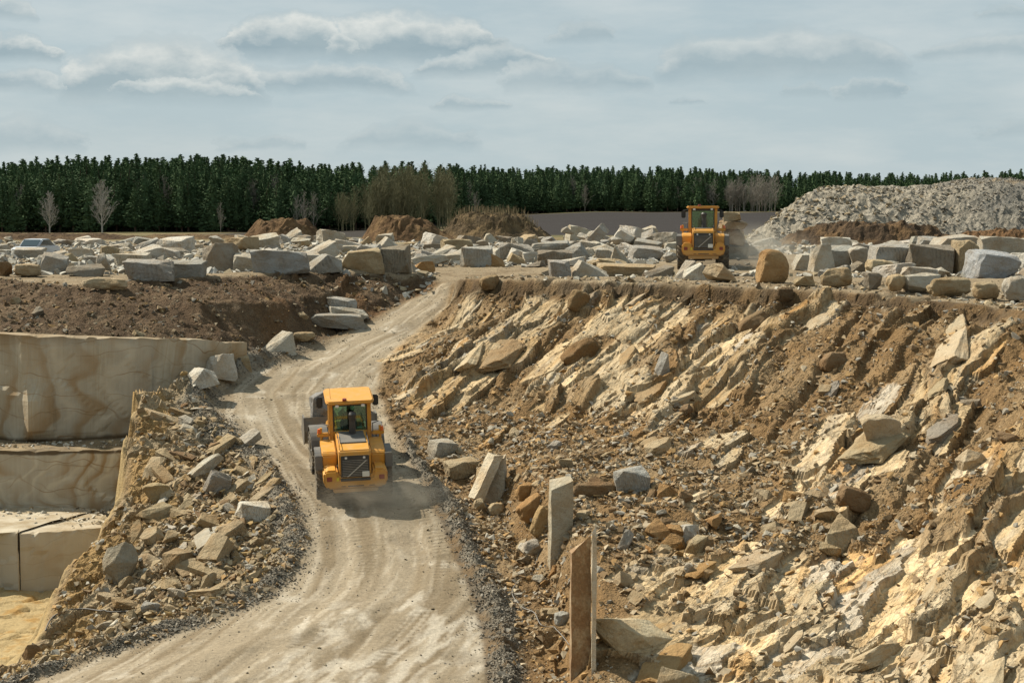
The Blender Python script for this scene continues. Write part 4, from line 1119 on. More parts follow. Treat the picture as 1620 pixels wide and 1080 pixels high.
# crumbs on road and plateau
wgt = (on_road * .35 * smooth(-.1, -1.2, d_road) ** 0 + on_top * 1.2) * infr * smooth(0, .6, n2 + .1) / (GY / 50)
n = 3500; p, j, i = sample_grid(wgt, n, 9)
sz = .03 + .16 * np.random.RandomState(10).rand(n) ** 5
link('crumbled_rubble', stuff_stones('crumbled_rubble', p + [0, 0, .008], sz, pal(n, ((.30,.25,.17), (.36,.32,.25), (.2,.16,.1)), 11), M_small, 12), M_small)['kind'] = 'stuff'

def yard_stuff(n, seed):
    r = random.Random(seed); pts = []
    while len(pts) < n:
        u = r.uniform(-70, 1690); y = 82 + 88 * r.random() ** 1.3
        x = (u - 810) / 2700 * y
        if 690 < u < 1075 and y < 97 and not (860 < u < 1070 and y < 88): continue
        if 1040 < u < 1300 and 84 < y < 122 and r.random() < .93: continue
        if u > 1150 and y < 62: continue
        if y < 98 and u < 700 and y < 84: continue
        pts.append((x, y, gh(x, y) + .05))
    return np.array(pts)
pts = yard_stuff(9500, 5)
sz = .2 + .85 * np.random.RandomState(15).rand(len(pts)) ** 2.5
link('stone_rubble', stuff_stones('stone_rubble', pts, sz, pal(len(pts), (PALE, GREY, PALE, WHITE, DUSK, GREY, (.38,.31,.2)), 16), M_small, 18), M_small)['kind'] = 'stuff'
# broken stones strewn along the right rim
pts = []
rr_ = random.Random(31)
while len(pts) < 1500:
    u = rr_.uniform(740, 1660); a = [p for p in rim_right]
    y = float(np.interp(u, [716, 760, 880, 1000, 1120, 1250, 1330, 1400, 1500, 1620, 1760], [85, 80, 77, 74, 72, 69, 67, 65, 62, 58, 53])) + .3 + 9 * rr_.random() ** 1.6
    x = (u - 810) / 2700 * y; pts.append((x, y, gh(x, y) + .01))
pts = np.array(pts); sz = .06 + .4 * np.random.RandomState(19).rand(len(pts)) ** 3.5
link('rim_rubble', stuff_stones('rim_rubble', pts, sz, pal(len(pts), ((.30,.225,.14), TAN, (.25,.18,.1), DUSK, PALE), 20), M_small, 22), M_small)['kind'] = 'stuff'

# ------------------------------------------------------------------ sawn quarry faces and benches
def sandstone(name, pale=False, swirl=0.0):
    m, nt, b = new_mat(name)
    co = nt.coord('Object')
    mp = nt.mapping(co, (.30, .30, .10), (0, R(18), 0))
    big = nt.noise(mp, 1.0, 2, .5)
    wv = nt.n.new('ShaderNodeTexWave'); nt.l.new(nt.mapping(co, (1, .35, .22), (0, R(-12), 0)), wv.inputs['Vector'])
    wv.inputs['Scale'].default_value = .55; wv.inputs['Distortion'].default_value = 9; wv.inputs['Detail'].default_value = 4; wv.inputs['Detail Scale'].default_value = .6
    c1 = nt.ramp(wv.outputs['Fac'], [(0, (.43,.375,.275)), (.35, (.47,.425,.335)), (.55, (.42,.345,.23)), (.7, (.49,.45,.36)), (1, (.45,.40,.30))])
    c1 = nt.mix(nt.rng(nt.noise(nt.mapping(co, (.5, .5, .12)), 1.2, 3), .45, .65, 0, .75), (.46,.42,.34), c1)
    mk = nt.noise(nt.mapping(co, (9, 9, .35)), 1.0, 4, .6)
    c1 = nt.mix(1.0, c1, nt.rng(mk, .25, .75, .9, 1.08), 'MULTIPLY')
    xyz = nt.n.new('ShaderNodeSeparateXYZ'); nt.l.new(co, xyz.inputs[0])
    low = nt.noise(nt.mapping(co, (.22, .22, .30)), 1, 3, .5); low2 = nt.noise(nt.mapping(co, (.5, .5, .16), (0, 0, 0), (3, 0, 0)), 1, 2, .5)
    across = nt.math('ADD', xyz.outputs[0], nt.math('MULTIPLY', low, 7.0 if not swirl else 10.0))
    band = nt.math('FRACT', nt.math('MULTIPLY', across, .55 if not swirl else .95))
    bm1 = nt.math('MULTIPLY', nt.rng(band, .55, .8), nt.rng(band, 1.0, .9))
    c1 = nt.mix(nt.math('MULTIPLY', bm1, nt.rng(nt.noise(nt.mapping(co, (.25, .25, .2)), 1, 3), .36, .55, .08, .75 if not swirl else 1.0)), c1, (.33,.225,.115))
    bm2 = nt.math('MULTIPLY', nt.rng(band, .1, .22), nt.rng(band, .5, .3))
    c1 = nt.mix(nt.math('MULTIPLY', bm2, nt.rng(nt.noise(nt.mapping(co, (.3, .3, .25), (0, 0, 0), (7, 0, 0)), 1, 3), .38, .52, .1, .8)), c1, (.56,.51,.41))
    vn = nt.math('ADD', xyz.outputs[2], nt.math('ADD', nt.math('MULTIPLY', low, 3.2), nt.math('MULTIPLY', low2, 1.1)))
    vein = nt.math('ABSOLUTE', nt.math('SUBTRACT', nt.math('FRACT', nt.math('MULTIPLY', vn, 1.35)), .5))
    c1 = nt.mix(nt.math('MULTIPLY', nt.rng(vein, 0, .03, 1, 0), nt.rng(nt.noise(co, .6, 3), .36, .55, .1, .85)), c1, (.26,.165,.075))
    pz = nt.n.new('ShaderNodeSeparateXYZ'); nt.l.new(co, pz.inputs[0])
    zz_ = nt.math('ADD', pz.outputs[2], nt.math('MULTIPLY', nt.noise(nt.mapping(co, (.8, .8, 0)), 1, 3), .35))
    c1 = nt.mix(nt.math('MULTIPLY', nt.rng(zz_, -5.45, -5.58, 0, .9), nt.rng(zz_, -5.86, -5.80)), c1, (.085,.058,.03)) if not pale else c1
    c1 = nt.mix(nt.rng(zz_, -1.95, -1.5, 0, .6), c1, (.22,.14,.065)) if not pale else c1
    wob = nt.n.new('ShaderNodeVectorMath'); wob.operation = 'ADD'
    nt.l.new(nt.mapping(co, (.10, .10, .42), (0, R(9), 0)), wob.inputs[0]); nt.l.new(nt.noise(nt.mapping(co, (.3, .3, .3)), 1, 3, .5, out=1), wob.inputs[1])
    v = nt.n.new('ShaderNodeTexVoronoi'); v.feature = 'DISTANCE_TO_EDGE'; v.inputs['Scale'].default_value = .9; nt.l.new(wob.outputs[0], v.inputs['Vector'])
    crack = nt.rng(v.outputs['Distance'], .002, .011, .7, 0)
    c1 = nt.mix(nt.math('MULTIPLY', crack, nt.rng(nt.noise(co, .5, 2), .45, .62, 0, .6)), c1, (.22,.145,.07))
    st = nt.noise(nt.mapping(co, (1.2, 1.2, .16)), 1, 4, .6)
    c1 = nt.mix(nt.rng(st, .58, .74, 0, .4), c1, (.33,.22,.11))
    if pale: c1 = nt.mix(.55, c1, (.56,.52,.43))
    g2 = nt.n.new('ShaderNodeNewGeometry'); sz_ = nt.n.new('ShaderNodeSeparateXYZ'); nt.l.new(g2.outputs['Normal'], sz_.inputs[0])
    topm = nt.math('MULTIPLY', nt.rng(sz_.outputs[2], .6, .85), nt.rng(nt.noise(co, 1.1, 5, .65), .38, .62, .1, .9))
    c1 = nt.mix(topm, c1, (.30,.235,.145))
    nt.l.new(nt.mix(1.0, c1, (.80, .78, .74), 'MULTIPLY'), b.inputs['Base Color'])
    nb = nt.bump(nt.math('ADD', nt.math('MULTIPLY', mk, .4), nt.noise(co, 5, 5, .6)), .35, .04)
    nt.l.new(nb, b.inputs['Normal']); b.inputs['Roughness'].default_value = .85; b.inputs['Specular IOR Level'].default_value = .2
    return m
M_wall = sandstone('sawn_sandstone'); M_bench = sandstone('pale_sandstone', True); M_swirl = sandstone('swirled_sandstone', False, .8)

def face_mesh(name, plan, ztop, zbot, back, mat, bulge=None, step=.16, wob=.05, seed=1):
    """a sawn face: a front that follows the plan line, and a top that runs back from it"""
    fine_ = densify([(x, y, 0) for x, y in plan], step); n = len(fine_)
    dist = np.cumsum([0] + [math.dist(a, b) for a, b in zip(fine_[:-1], fine_[1:])])
    fx = np.array([p[0] for p in fine_]); fy = np.array([p[1] for p in fine_])
    tx, ty = np.gradient(fx), np.gradient(fy); L = np.hypot(tx, ty); nx_, ny_ = ty / L, -tx / L      # towards the viewer
    zt = np.array([ztop(s) if callable(ztop) else ztop for s in dist]); rows = []
    m_ = max(6, int((zt.mean() - zbot) / step))
    for k in range(m_ + 1):
        f = k / m_; z = zbot + (zt - zbot) * f
        d = wob * noise(dist * .5, z * .5, seed) + .012 * noise(dist * 4, z * 4, seed + 1)
        d = d + .06 * facets(dist * .42 + .15 * z, z * .5, seed + 3, .8)[0] * smooth(0, .1, np.full(n, f))
        if bulge is not None: d = d + bulge(dist, z)
        chip = .11 * smooth(.9, 1, np.full(n, f)) * np.maximum(facets(dist * 1.3, dist * 0 + seed, seed)[0], -.1)
        d = d - chip
        rows.append(np.stack([fx + nx_ * d, fy + ny_ * d, z - chip * .8 * (f == 1)], 1))
    m2 = max(2, int(back / .4))
    for k in range(1, m2 + 1):
        e = back * k / m2
        rows.append(np.stack([fx - nx_ * e, fy - ny_ * e, zt + .05 * noise(dist * .8, np.full(n, e * .8), seed + 5)], 1))
    A = np.array(rows); id_ = np.arange(A.shape[0] * n).reshape(-1, n)
    q = np.stack([id_[:-1, :-1], id_[:-1, 1:], id_[1:, 1:], id_[1:, :-1]], -1).reshape(-1, 4)
    return np_mesh(name, A.reshape(-1, 3), q)
wt = [(-38, 74.5), (-24, 69.2)] + [pt(33, 535, 66.4)[:2], pt(100, 540, 67.0)[:2], pt(215, 546, 68.0)[:2], pt(330, 549, 70.0)[:2], pt(392, 562, 72.0)[:2]]
s33 = math.dist(wt[0], wt[1]) + math.dist(wt[1], wt[2])
def wall_top_z(s):
    a = (s - s33) / 9.2
    return -1.62 - .5 * min(max(a, 0), 1) - .35 * max(a - .75, 0) * 2 - .012 * math.sin(s * 2.2)
def wall_bulge(s, z):
    u = (s - s33) / 1.25
    hump = np.where((u > 0) & (u < 1), np.minimum(u * 7, 1) * np.sqrt(np.clip(1 - u, 0, 1)), 0)
    return .55 * hump * smooth(-3.2, -4.3, z) * smooth(-6.0, -5.3, z) - .10 * smooth(s33 + 5.1, s33 + 5.25, s)
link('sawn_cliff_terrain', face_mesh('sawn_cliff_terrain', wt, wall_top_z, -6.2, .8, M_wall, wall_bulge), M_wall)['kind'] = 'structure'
b1 = [(-38, 65.0), pt(-60, 716, 64.2)[:2], pt(60, 716, 64.0)[:2], pt(215, 714, 64.5)[:2], pt(240, 714, 65.0)[:2]]
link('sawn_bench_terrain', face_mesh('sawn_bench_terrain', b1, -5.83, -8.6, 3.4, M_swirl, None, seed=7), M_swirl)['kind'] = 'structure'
b2 = [pt(31, 846, 59.2)[:2], pt(100, 846, 59.7)[:2], pt(190, 846, 60.6)[:2]]
link('pale_bench_terrain', face_mesh('pale_bench_terrain', b2, -8.06, -10.3, 5.0, M_bench, None, seed=9), M_bench)['kind'] = 'structure'
b3 = [(-38, 60.4), pt(-50, 848, 59.8)[:2], pt(27, 848, 59.0)[:2], pt(29, 848, 59.8)[:2]]
link('pale_bench_terrain', face_mesh('pale_bench_terrain', b3, -8.0, -10.3, 4.8, M_bench, None, seed=13), M_bench)['kind'] = 'structure'
slope_rock(30, 925, 44, 'rock', OCHRE, 'orange broken rock in the gap between the pale sawn benches', 4, (1, .7, .9), .3, (0, 0), 'rock', 'rock', .3)

rr_ = random.Random(41); pts = []
for _ in range(700):
    u = rr_.uniform(-60, 215); t = rr_.random() ** .6
    if rr_.random() < .4: y = 64.4 + 2.2 * t; z = -5.83
    else: y = 60.2 + 3.6 * t; z = -8.03
    pts.append(((u - 810) / 2700 * y, y, z + .03))
pts = np.array(pts); sz = .05 + .3 * np.random.RandomState(29).rand(len(pts)) ** 5
link('bench_rubble', stuff_stones('bench_rubble', pts, sz, pal(len(pts), (PALE, WHITE, TAN, DUSK), 30), M_small, 32), M_small)['kind'] = 'stuff'

# ------------------------------------------------------------------ upright sawn slabs right of the road
def slab(name, foot, w, d, h, rz, lean, col, label, mat=None, z=0, cat='stone slab'):
    r = random.Random(int(h * 100)); bm = bmesh.new()
    bmesh.ops.create_grid(bm, x_segments=1, y_segments=1, size=.5)
    bm.clear()
    nz = 8; loops = []
    for k in range(nz + 1):
        f = k / nz; ring = []
        for (sx, sy) in ((-.5, -.5), (.5, -.5), (.5, .5), (-.5, .5)):
            top = 0 if k < nz else r.uniform(-.05, .05) * h + .04 * h * (sx)
            ring.append(bm.verts.new((sx * w * (1 - .06 * f) + r.uniform(-.01, .01), sy * d + r.uniform(-.01, .01), f * h + top)))
        loops.append(ring)
    for a, b in zip(loops[:-1], loops[1:]):
        for q in range(4): bm.faces.new((a[q], a[(q + 1) % 4], b[(q + 1) % 4], b[q]))
    bm.faces.new(loops[-1]); bm.faces.new(loops[0][::-1])
    bmesh.ops.recalc_face_normals(bm, faces=bm.faces)
    bmesh.ops.triangulate(bm, faces=bm.faces)
    for _ in range(3): bmesh.ops.subdivide_edges(bm, edges=[e for e in bm.edges if e.calc_length() > .14], cuts=1); bmesh.ops.triangulate(bm, faces=bm.faces)
    for v in bm.verts: v.co += mn.noise_vector(v.co * 1.3 + Vector((h, 0, 0))) * .02 * min(1, w * 2) + mn.noise_vector(v.co * 5) * .012 * min(1, w * 3)
    me = bpy.data.meshes.new(name); bm.to_mesh(me); bm.free()
    o = link(name, me, mat or M_stone); o.location = foot; o.rotation_euler = (lean[0], lean[1], rz); o.color = col + (1,)
    return tag(o, label, cat)
def slab_px(u0, u1, vt, vb, Y, d, col, label, rz=0, lean=(0, 0), mat=None):
    p = pt((u0 + u1) / 2, vb, Y); k = Y / 2700
    return slab('stone_slab', p, (u1 - u0) * k, d, (vb - vt) * k, rz, lean, col, label, mat)
M_brown, nt_, b_ = new_mat('rusty_slab')
co_ = nt_.coord()
b_.inputs['Roughness'].default_value = .9
cr = nt_.ramp(nt_.noise(nt_.mapping(co_, (1.6, 1.6, 1.0)), 1.5, 6, .7), [(.3, (.40,.34,.24)), (.45, (.29,.205,.115)), (.56, (.21,.12,.055)), (.72, (.31,.23,.13))])
nt_.l.new(nt_.mix(1.0, cr, nt_.rng(nt_.noise(co_, 18, 4), .3, .7, .75, 1.2), 'MULTIPLY'), b_.inputs['Base Color'])
nt_.l.new(nt_.bump(nt_.noise(co_, 12, 5), .5, .03), b_.inputs['Normal'])
slab_px(868, 905, 757, 950, 49.0, .6, (.40,.36,.27), 'tall pale sawn stone pillar standing beside the road', .12)
slab_px(901, 934, 852, 1125, 41.0, .45, (.3,.2,.1), 'rust-brown upright slab behind the thin white slab edge', .05, (0, 0), M_brown)
slab_px(935, 943, 830, 1150, 40.5, .8, (.62,.56,.44), 'thin bright white sawn slab edge standing upright', -.04, (0, .0))
slab_px(764, 801, 722, 800, 56.6, .35, (.46,.42,.33), 'grey-white sawn face standing behind the leaning slab', -.25)
slab_px(744, 760, 710, 790, 56.0, .5, (.55,.49,.37), 'narrow pale slab leaning against the sawn face', .5, (0, .48))
slab_px(801, 830, 752, 805, 56.4, .3, (.30,.19,.09), 'brown rock plate beside the grey-white sawn face', .2)

# ------------------------------------------------------------------ cables on the ground
M_cable = simple_mat('dull_cable', (.07, .065, .055), .6); M_hose = simple_mat('grey_hose', (.17, .16, .14), .6)
def cable(path, rad, mat, label, name):
    ps = [Vector(hit(u, v)) + Vector((0, 0, rad * 1.6 + (.02))) for u, v in path]
    fine_ = []
    for a in range(len(ps) - 1):
        p0, p1, p2, p3 = ps[max(a - 1, 0)], ps[a], ps[a + 1], ps[min(a + 2, len(ps) - 1)]
        for k in range(8):
            t = k / 8
            q = .5 * ((2 * p1) + (p2 - p0) * t + (2 * p0 - 5 * p1 + 4 * p2 - p3) * t * t + (3 * p1 - p0 - 3 * p2 + p3) * t ** 3)
            q.z = max(q.z, gh(q.x, q.y) + rad); fine_.append(q)
    vs, fs = [], []
    for a, q in enumerate(fine_):
        d = (fine_[min(a + 1, len(fine_) - 1)] - fine_[max(a - 1, 0)]).normalized()
        s_ = d.cross(Vector((0, 0, 1))).normalized(); t_ = s_.cross(d)
        for k in range(6):
            an = k * math.pi / 3; vs.append(q + s_ * math.cos(an) * rad + t_ * math.sin(an) * rad)
    for a in range(len(fine_) - 1):
        for k in range(6): fs.append((a * 6 + k, a * 6 + (k + 1) % 6, a * 6 + 6 + (k + 1) % 6, a * 6 + 6 + k))
    return tag(link(name, np_mesh(name, vs, fs, True), mat), label, name)
cable([(72,1005),(80,985),(95,972),(130,969),(170,970),(205,969),(235,962),(262,950),(300,938)], .022, M_cable, 'thin dark cable looping over the rubble above the road gravel', 'cable')
cable([(852,878),(842,905),(822,920),(810,940),(825,962),(845,972),(856,990),(880,1000),(902,1024)], .014, M_hose, 'thin grey hose winding through stones below the sawn pillar', 'hose')
# ================================================================== HEAPS BEHIND THE YARD
M_soil, nt_, b_ = new_mat('loose_soil')
g_ = nt_.n.new('ShaderNodeNewGeometry')
at = nt_.n.new('ShaderNodeAttribute'); at.attribute_name = 'Col'
nn = nt_.noise(g_.outputs['Position'], 2.2, 6, .7)
nt_.l.new(nt_.mix(1.0, at.outputs['Color'], nt_.rng(nn, .3, .7, .6, 1.4), 'MULTIPLY'), b_.inputs['Base Color'])
nt_.l.new(nt_.bump(nt_.noise(g_.outputs['Position'], 3.0, 6, .7), 1.0, .35), b_.inputs['Normal'])
b_.inputs['Roughness'].default_value = .97; b_.inputs['Specular IOR Level'].default_value = .1

def heap(name, x0, x1, y0, y1, hfun, cfun, step, label=None, cat=None, mat=None):
    X, Y = np.meshgrid(np.arange(x0, x1 + .01, step), np.arange(y0, y1 + .01, step * 1.3))
    h = hfun(X, Y); z = far_h(X, Y) + h
    id_ = np.arange(X.size).reshape(X.shape)
    q = np.stack([id_[:-1, :-1], id_[:-1, 1:], id_[1:, 1:], id_[1:, :-1]], -1)
    keep = (np.maximum.reduce([h[:-1, :-1], h[1:, 1:], h[:-1, 1:], h[1:, :-1]]) > -.12)
    q = q[keep]
    used, inv = np.unique(q.ravel(), return_inverse=True)
    me = np_mesh(name, np.stack([X, Y, z], -1).reshape(-1, 3)[used], inv.reshape(-1, 4), False)
    set_col(me, cfun(X, Y, h).reshape(-1, 3)[used])
    o = link(name, me, mat or M_soil)
    return tag(o, label, cat), (X, Y, z, h)

def mound(u0, u1, vtop, Y, depth, label, seed, c0=(.105,.064,.033), c1=(.165,.105,.052), skew=0.0):
    k = Y / 2700; xa, xb = (u0 - 810) * k, (u1 - 810) * k
    hm = CAM_Z - (vtop - 330) * k - float(far_h((xa + xb) / 2, Y))
    xm, rx = (xa + xb) / 2, (xb - xa) / 2
    def hf(X, Y_):
        a = (X - xm) / rx; a = a - skew * (1 - a * a); b = (Y_ - Y) / depth
        r2 = np.sqrt(a * a + b * b)
        s = np.clip(1.04 - r2, -.2, 1)
        h = hm * np.minimum(1.0, s * 2.1) * (1 - .12 * np.abs(a))
        return h + (.34 * fbm(X * .6, Y_ * .6, seed, 4) + .2 * fbm(X * 2.0, Y_ * 2.0, seed + 9, 3) + .16 * facets(X * 1.3, Y_ * 1.3, seed + 5)[0]) * smooth(-.1, .3, s) * min(1, hm / 1.5)
    def cf(X, Y_, h): return mix3(np.broadcast_to(C(*c0), X.shape + (3,)), C(*c1), smooth(-.3, .5, fbm(X * .5, Y_ * .8, seed + 3, 4)))
    return heap('earth_mound', xm - rx * 1.15, xm + rx * 1.15, Y - depth * 1.15, Y + depth * 1.15, hf, cf, .28, label, 'earth mound')
mound(376, 514, 349, 176, 5, 'low brown earth mound behind the left yard, smallest of three', 3, skew=.1)
mound(572, 722, 344, 178, 5, 'brown earth mound with hummocky top in front of the birches', 5, skew=-.25)
m3, md = mound(690, 876, 339, 182, 6, 'weedy dark earth mound beside the ploughed field', 8, (.085,.062,.036), (.15,.105,.055), skew=-.1)
mound(-120, 255, 370, 186, 4, 'long low dark earth bank at the far left below the trees', 12, (.075,.048,.028), (.12,.08,.045))
mound(200, 400, 371, 190, 4, 'long low brown earth bank between car and small mound', 14, (.10,.066,.036), (.17,.115,.06))
m5, _ = mound(1225, 1530, 355, 158, 5, 'dark soil bank at the foot of the grey waste heap', 16, (.07,.048,.03), (.13,.082,.042))
mound(1480, 1700, 366, 150, 4, 'reddish low soil bank at the right foot of waste heap', 18, (.12,.07,.035), (.17,.10,.05))

# dry weeds on the third mound
r = np.random.RandomState(4); X, Yg, zz, hh = md
sel = np.argwhere(hh > 1.2); pick = sel[r.randint(0, len(sel), 420)]
vs, fs = [], []
for j, i in pick:
    x, y, z = X[j, i], Yg[j, i], zz[j, i]
    for _ in range(3):
        a, l = r.rand() * 6.28, r.uniform(.25, .95); tx, ty = r.normal(0, .18, 2)
        dx, dy = .012 * math.cos(a), .012 * math.sin(a); k = len(vs)
        vs += [(x - dx, y - dy, z - .05), (x + dx, y + dy, z - .05), (x + tx * l + dx, y + ty * l + dy, z + l), (x + tx * l - dx, y + ty * l - dy, z + l)]
        fs.append((k, k + 1, k + 2, k + 3))
link('dry_weeds', np_mesh('dry_weeds', vs, fs), simple_mat('dry_weed', (.22, .17, .09), .9))['kind'] = 'stuff'

# grey waste heap
def wh(X, Y_):
    foot = 164 - .05 * (X - 24) + 1.5 * noise(X * .08, Y_ * 0, 3)
    left = 21.6 + .32 * (Y_ - 164)
    t = smooth(24, 34, X)
    topz = 4.9 + .35 * t + .6 * noise(X * .07, Y_ * .05, 9) + 1.0 * smooth(44, 50, X) * smooth(64, 52, X) * .6
    a = (Y_ - foot) * .66; b = (X - left) * .92
    k = .6
    h = -k * np.log(np.exp(-a / k) + np.exp(-b / k) + np.exp(-topz / k))
    s = smooth(-.3, 1, h)
    return h + s * (.28 * fbm(X * .5, Y_ * .5, 22, 3) +   .16 * facets(X * .9, Y_ * .9, 23)[0] + .12 * facets(X * 2.2, Y_ * 2.2, 24)[0])
def wc(X, Y_, h):
    n_ = fbm(X * .15, Y_ * .2, 31, 3) + .2 * fbm(X * 1.5, Y_ * 1.5, 32, 3)
    c = mix3(np.broadcast_to(C(.28,.25,.195), X.shape + (3,)), C(.155,.148,.13), smooth(34, 54, X + 7 * n_) )
    c = mix3(c, C(.30,.225,.135), .6 * smooth(.1, .5, n_) * smooth(4.5, 6.5, h))
    return mix3(c, C(.38,.345,.28), .5 * (facets(X * .9, Y_ * .9, 23)[2] > .6) * smooth(60, 30, X))
ho, (X, Yg, zz, hh) = heap('waste_heap', 19, 92, 158, 205, wh, wc, .26, 'huge heap of grey crushed waste rock behind the right yard', 'waste heap')
r = np.random.RandomState(41)
sel = np.argwhere((hh > .1) & (Yg < 186)); pick = sel[r.randint(0, len(sel), 15000)]
px, py, pz = X[pick[:, 0], pick[:, 1]] + r.uniform(-.15, .15, len(pick)), Yg[pick[:, 0], pick[:, 1]] + r.uniform(-.15, .15, len(pick)), zz[pick[:, 0], pick[:, 1]]
big = smooth(60, 30, px)
sz = .10 + (.22 + .62 * big) * r.rand(len(pick)) ** 3.5
cols_ = pal(len(pick), ((.36,.325,.26), (.44,.40,.33), (.30,.26,.185), (.36,.28,.17)), 42) * big[:, None] + pal(len(pick), ((.20,.193,.175), (.25,.237,.21), (.155,.15,.135), (.32,.29,.235)), 43) * (1 - big[:, None])
st_ = link('rubble', stuff_stones('rubble', np.stack([px, py, pz + .05], 1), sz, cols_, M_small, 44), M_small, ho); st_['kind'] = 'stuff'
# ================================================================== WHEEL LOADERS
M_yel, nt_, b_ = new_mat('loader_yellow')
co_ = nt_.coord(); g_ = nt_.n.new('ShaderNodeNewGeometry')
dn = nt_.noise(co_, 3.5, 6, .7)
nt_.l.new(nt_.mix(nt_.rng(dn, .38, .78, .06, .55), (.56,.25,.018), (.36,.275,.16)), b_.inputs['Base Color'])
zs_ = nt_.n.new('ShaderNodeSeparateXYZ'); nt_.l.new(co_, zs_.inputs[0])
low = nt_.math('MULTIPLY', nt_.rng(nt_.math('ADD', zs_.outputs[2], nt_.math('MULTIPLY', nt_.noise(co_, 2.2, 5, .7), .9)), 1.75, 1.15), .6)
spk = nt_.rng(nt_.noise(co_, 26, 3, .7), .58, .7, 0, .35)
ybase = nt_.mix(nt_.math('MAXIMUM', nt_.rng(dn, .38, .78, .06, .55), nt_.math('MAXIMUM', low, spk)), (.56,.25,.018), (.34,.255,.145))
nt_.l.new(ybase, b_.inputs['Base Color'])
nt_.l.new(nt_.rng(dn, .3, .7, .38, .7), b_.inputs['Roughness']); b_.inputs['Specular IOR Level'].default_value = .4
M_blk = simple_mat('loader_black', (.022, .022, .023), .55, dirt=(.11, .095, .07), amount=.35)
M_plast = simple_mat('dusty_grey_plastic', (.085, .085, .083), .7, dirt=(.19, .165, .125), amount=.7)
M_tyre = simple_mat('tyre_rubber', (.03, .029, .028), .9, dirt=(.24, .195, .13), amount=1.0, scale=2.5)
M_steel = simple_mat('worn_steel', (.13, .125, .115), .6, .3, dirt=(.23, .19, .13), amount=.8)
M_rim = simple_mat('rim_grey', (.30, .28, .24), .6, dirt=(.25, .2, .13), amount=.7)
M_slat = simple_mat('grille_slat', (.15, .14, .12), .55, dirt=(.28, .23, .16), amount=.7)
M_bar = simple_mat('grille_bar', (.42, .39, .33), .45)
M_plate = simple_mat('number_plate', (.68, .66, .58), .5)
M_red = simple_mat('red_lens', (.22, .03, .015), .3); M_amber = simple_mat('amber_lens', (.62, .12, .02), .3)
M_lamp = simple_mat('clear_lens', (.65, .63, .58), .2)
M_skin = simple_mat('skin', (.38, .22, .15), .6); M_jacket = simple_mat('dark_jacket', (.03, .034, .04), .9)
M_glass = bpy.data.materials.new('cab_glass'); M_glass.use_nodes = True
nt_ = NT(M_glass.node_tree); M_glass.node_tree.nodes.remove(M_glass.node_tree.nodes['Principled BSDF'])
tr = nt_.n.new('ShaderNodeBsdfTransparent'); tr.inputs[0].default_value = (.62, .78, .68, 1)
gl = nt_.n.new('ShaderNodeBsdfGlossy'); gl.inputs[0].default_value = (.8, .9, .85, 1); gl.inputs[1].default_value = .05
fr = nt_.n.new('ShaderNodeFresnel'); fr.inputs[0].default_value = 1.5
mx = nt_.n.new('ShaderNodeMixShader'); nt_.l.new(nt_.math('MULTIPLY', nt_.math('ADD', fr.outputs[0], .05), 1.0), mx.inputs[0]); nt_.l.new(tr.outputs[0], mx.inputs[1]); nt_.l.new(gl.outputs[0], mx.inputs[2])
nt_.l.new(mx.outputs[0], M_glass.node_tree.nodes['Material Output'].inputs['Surface'])

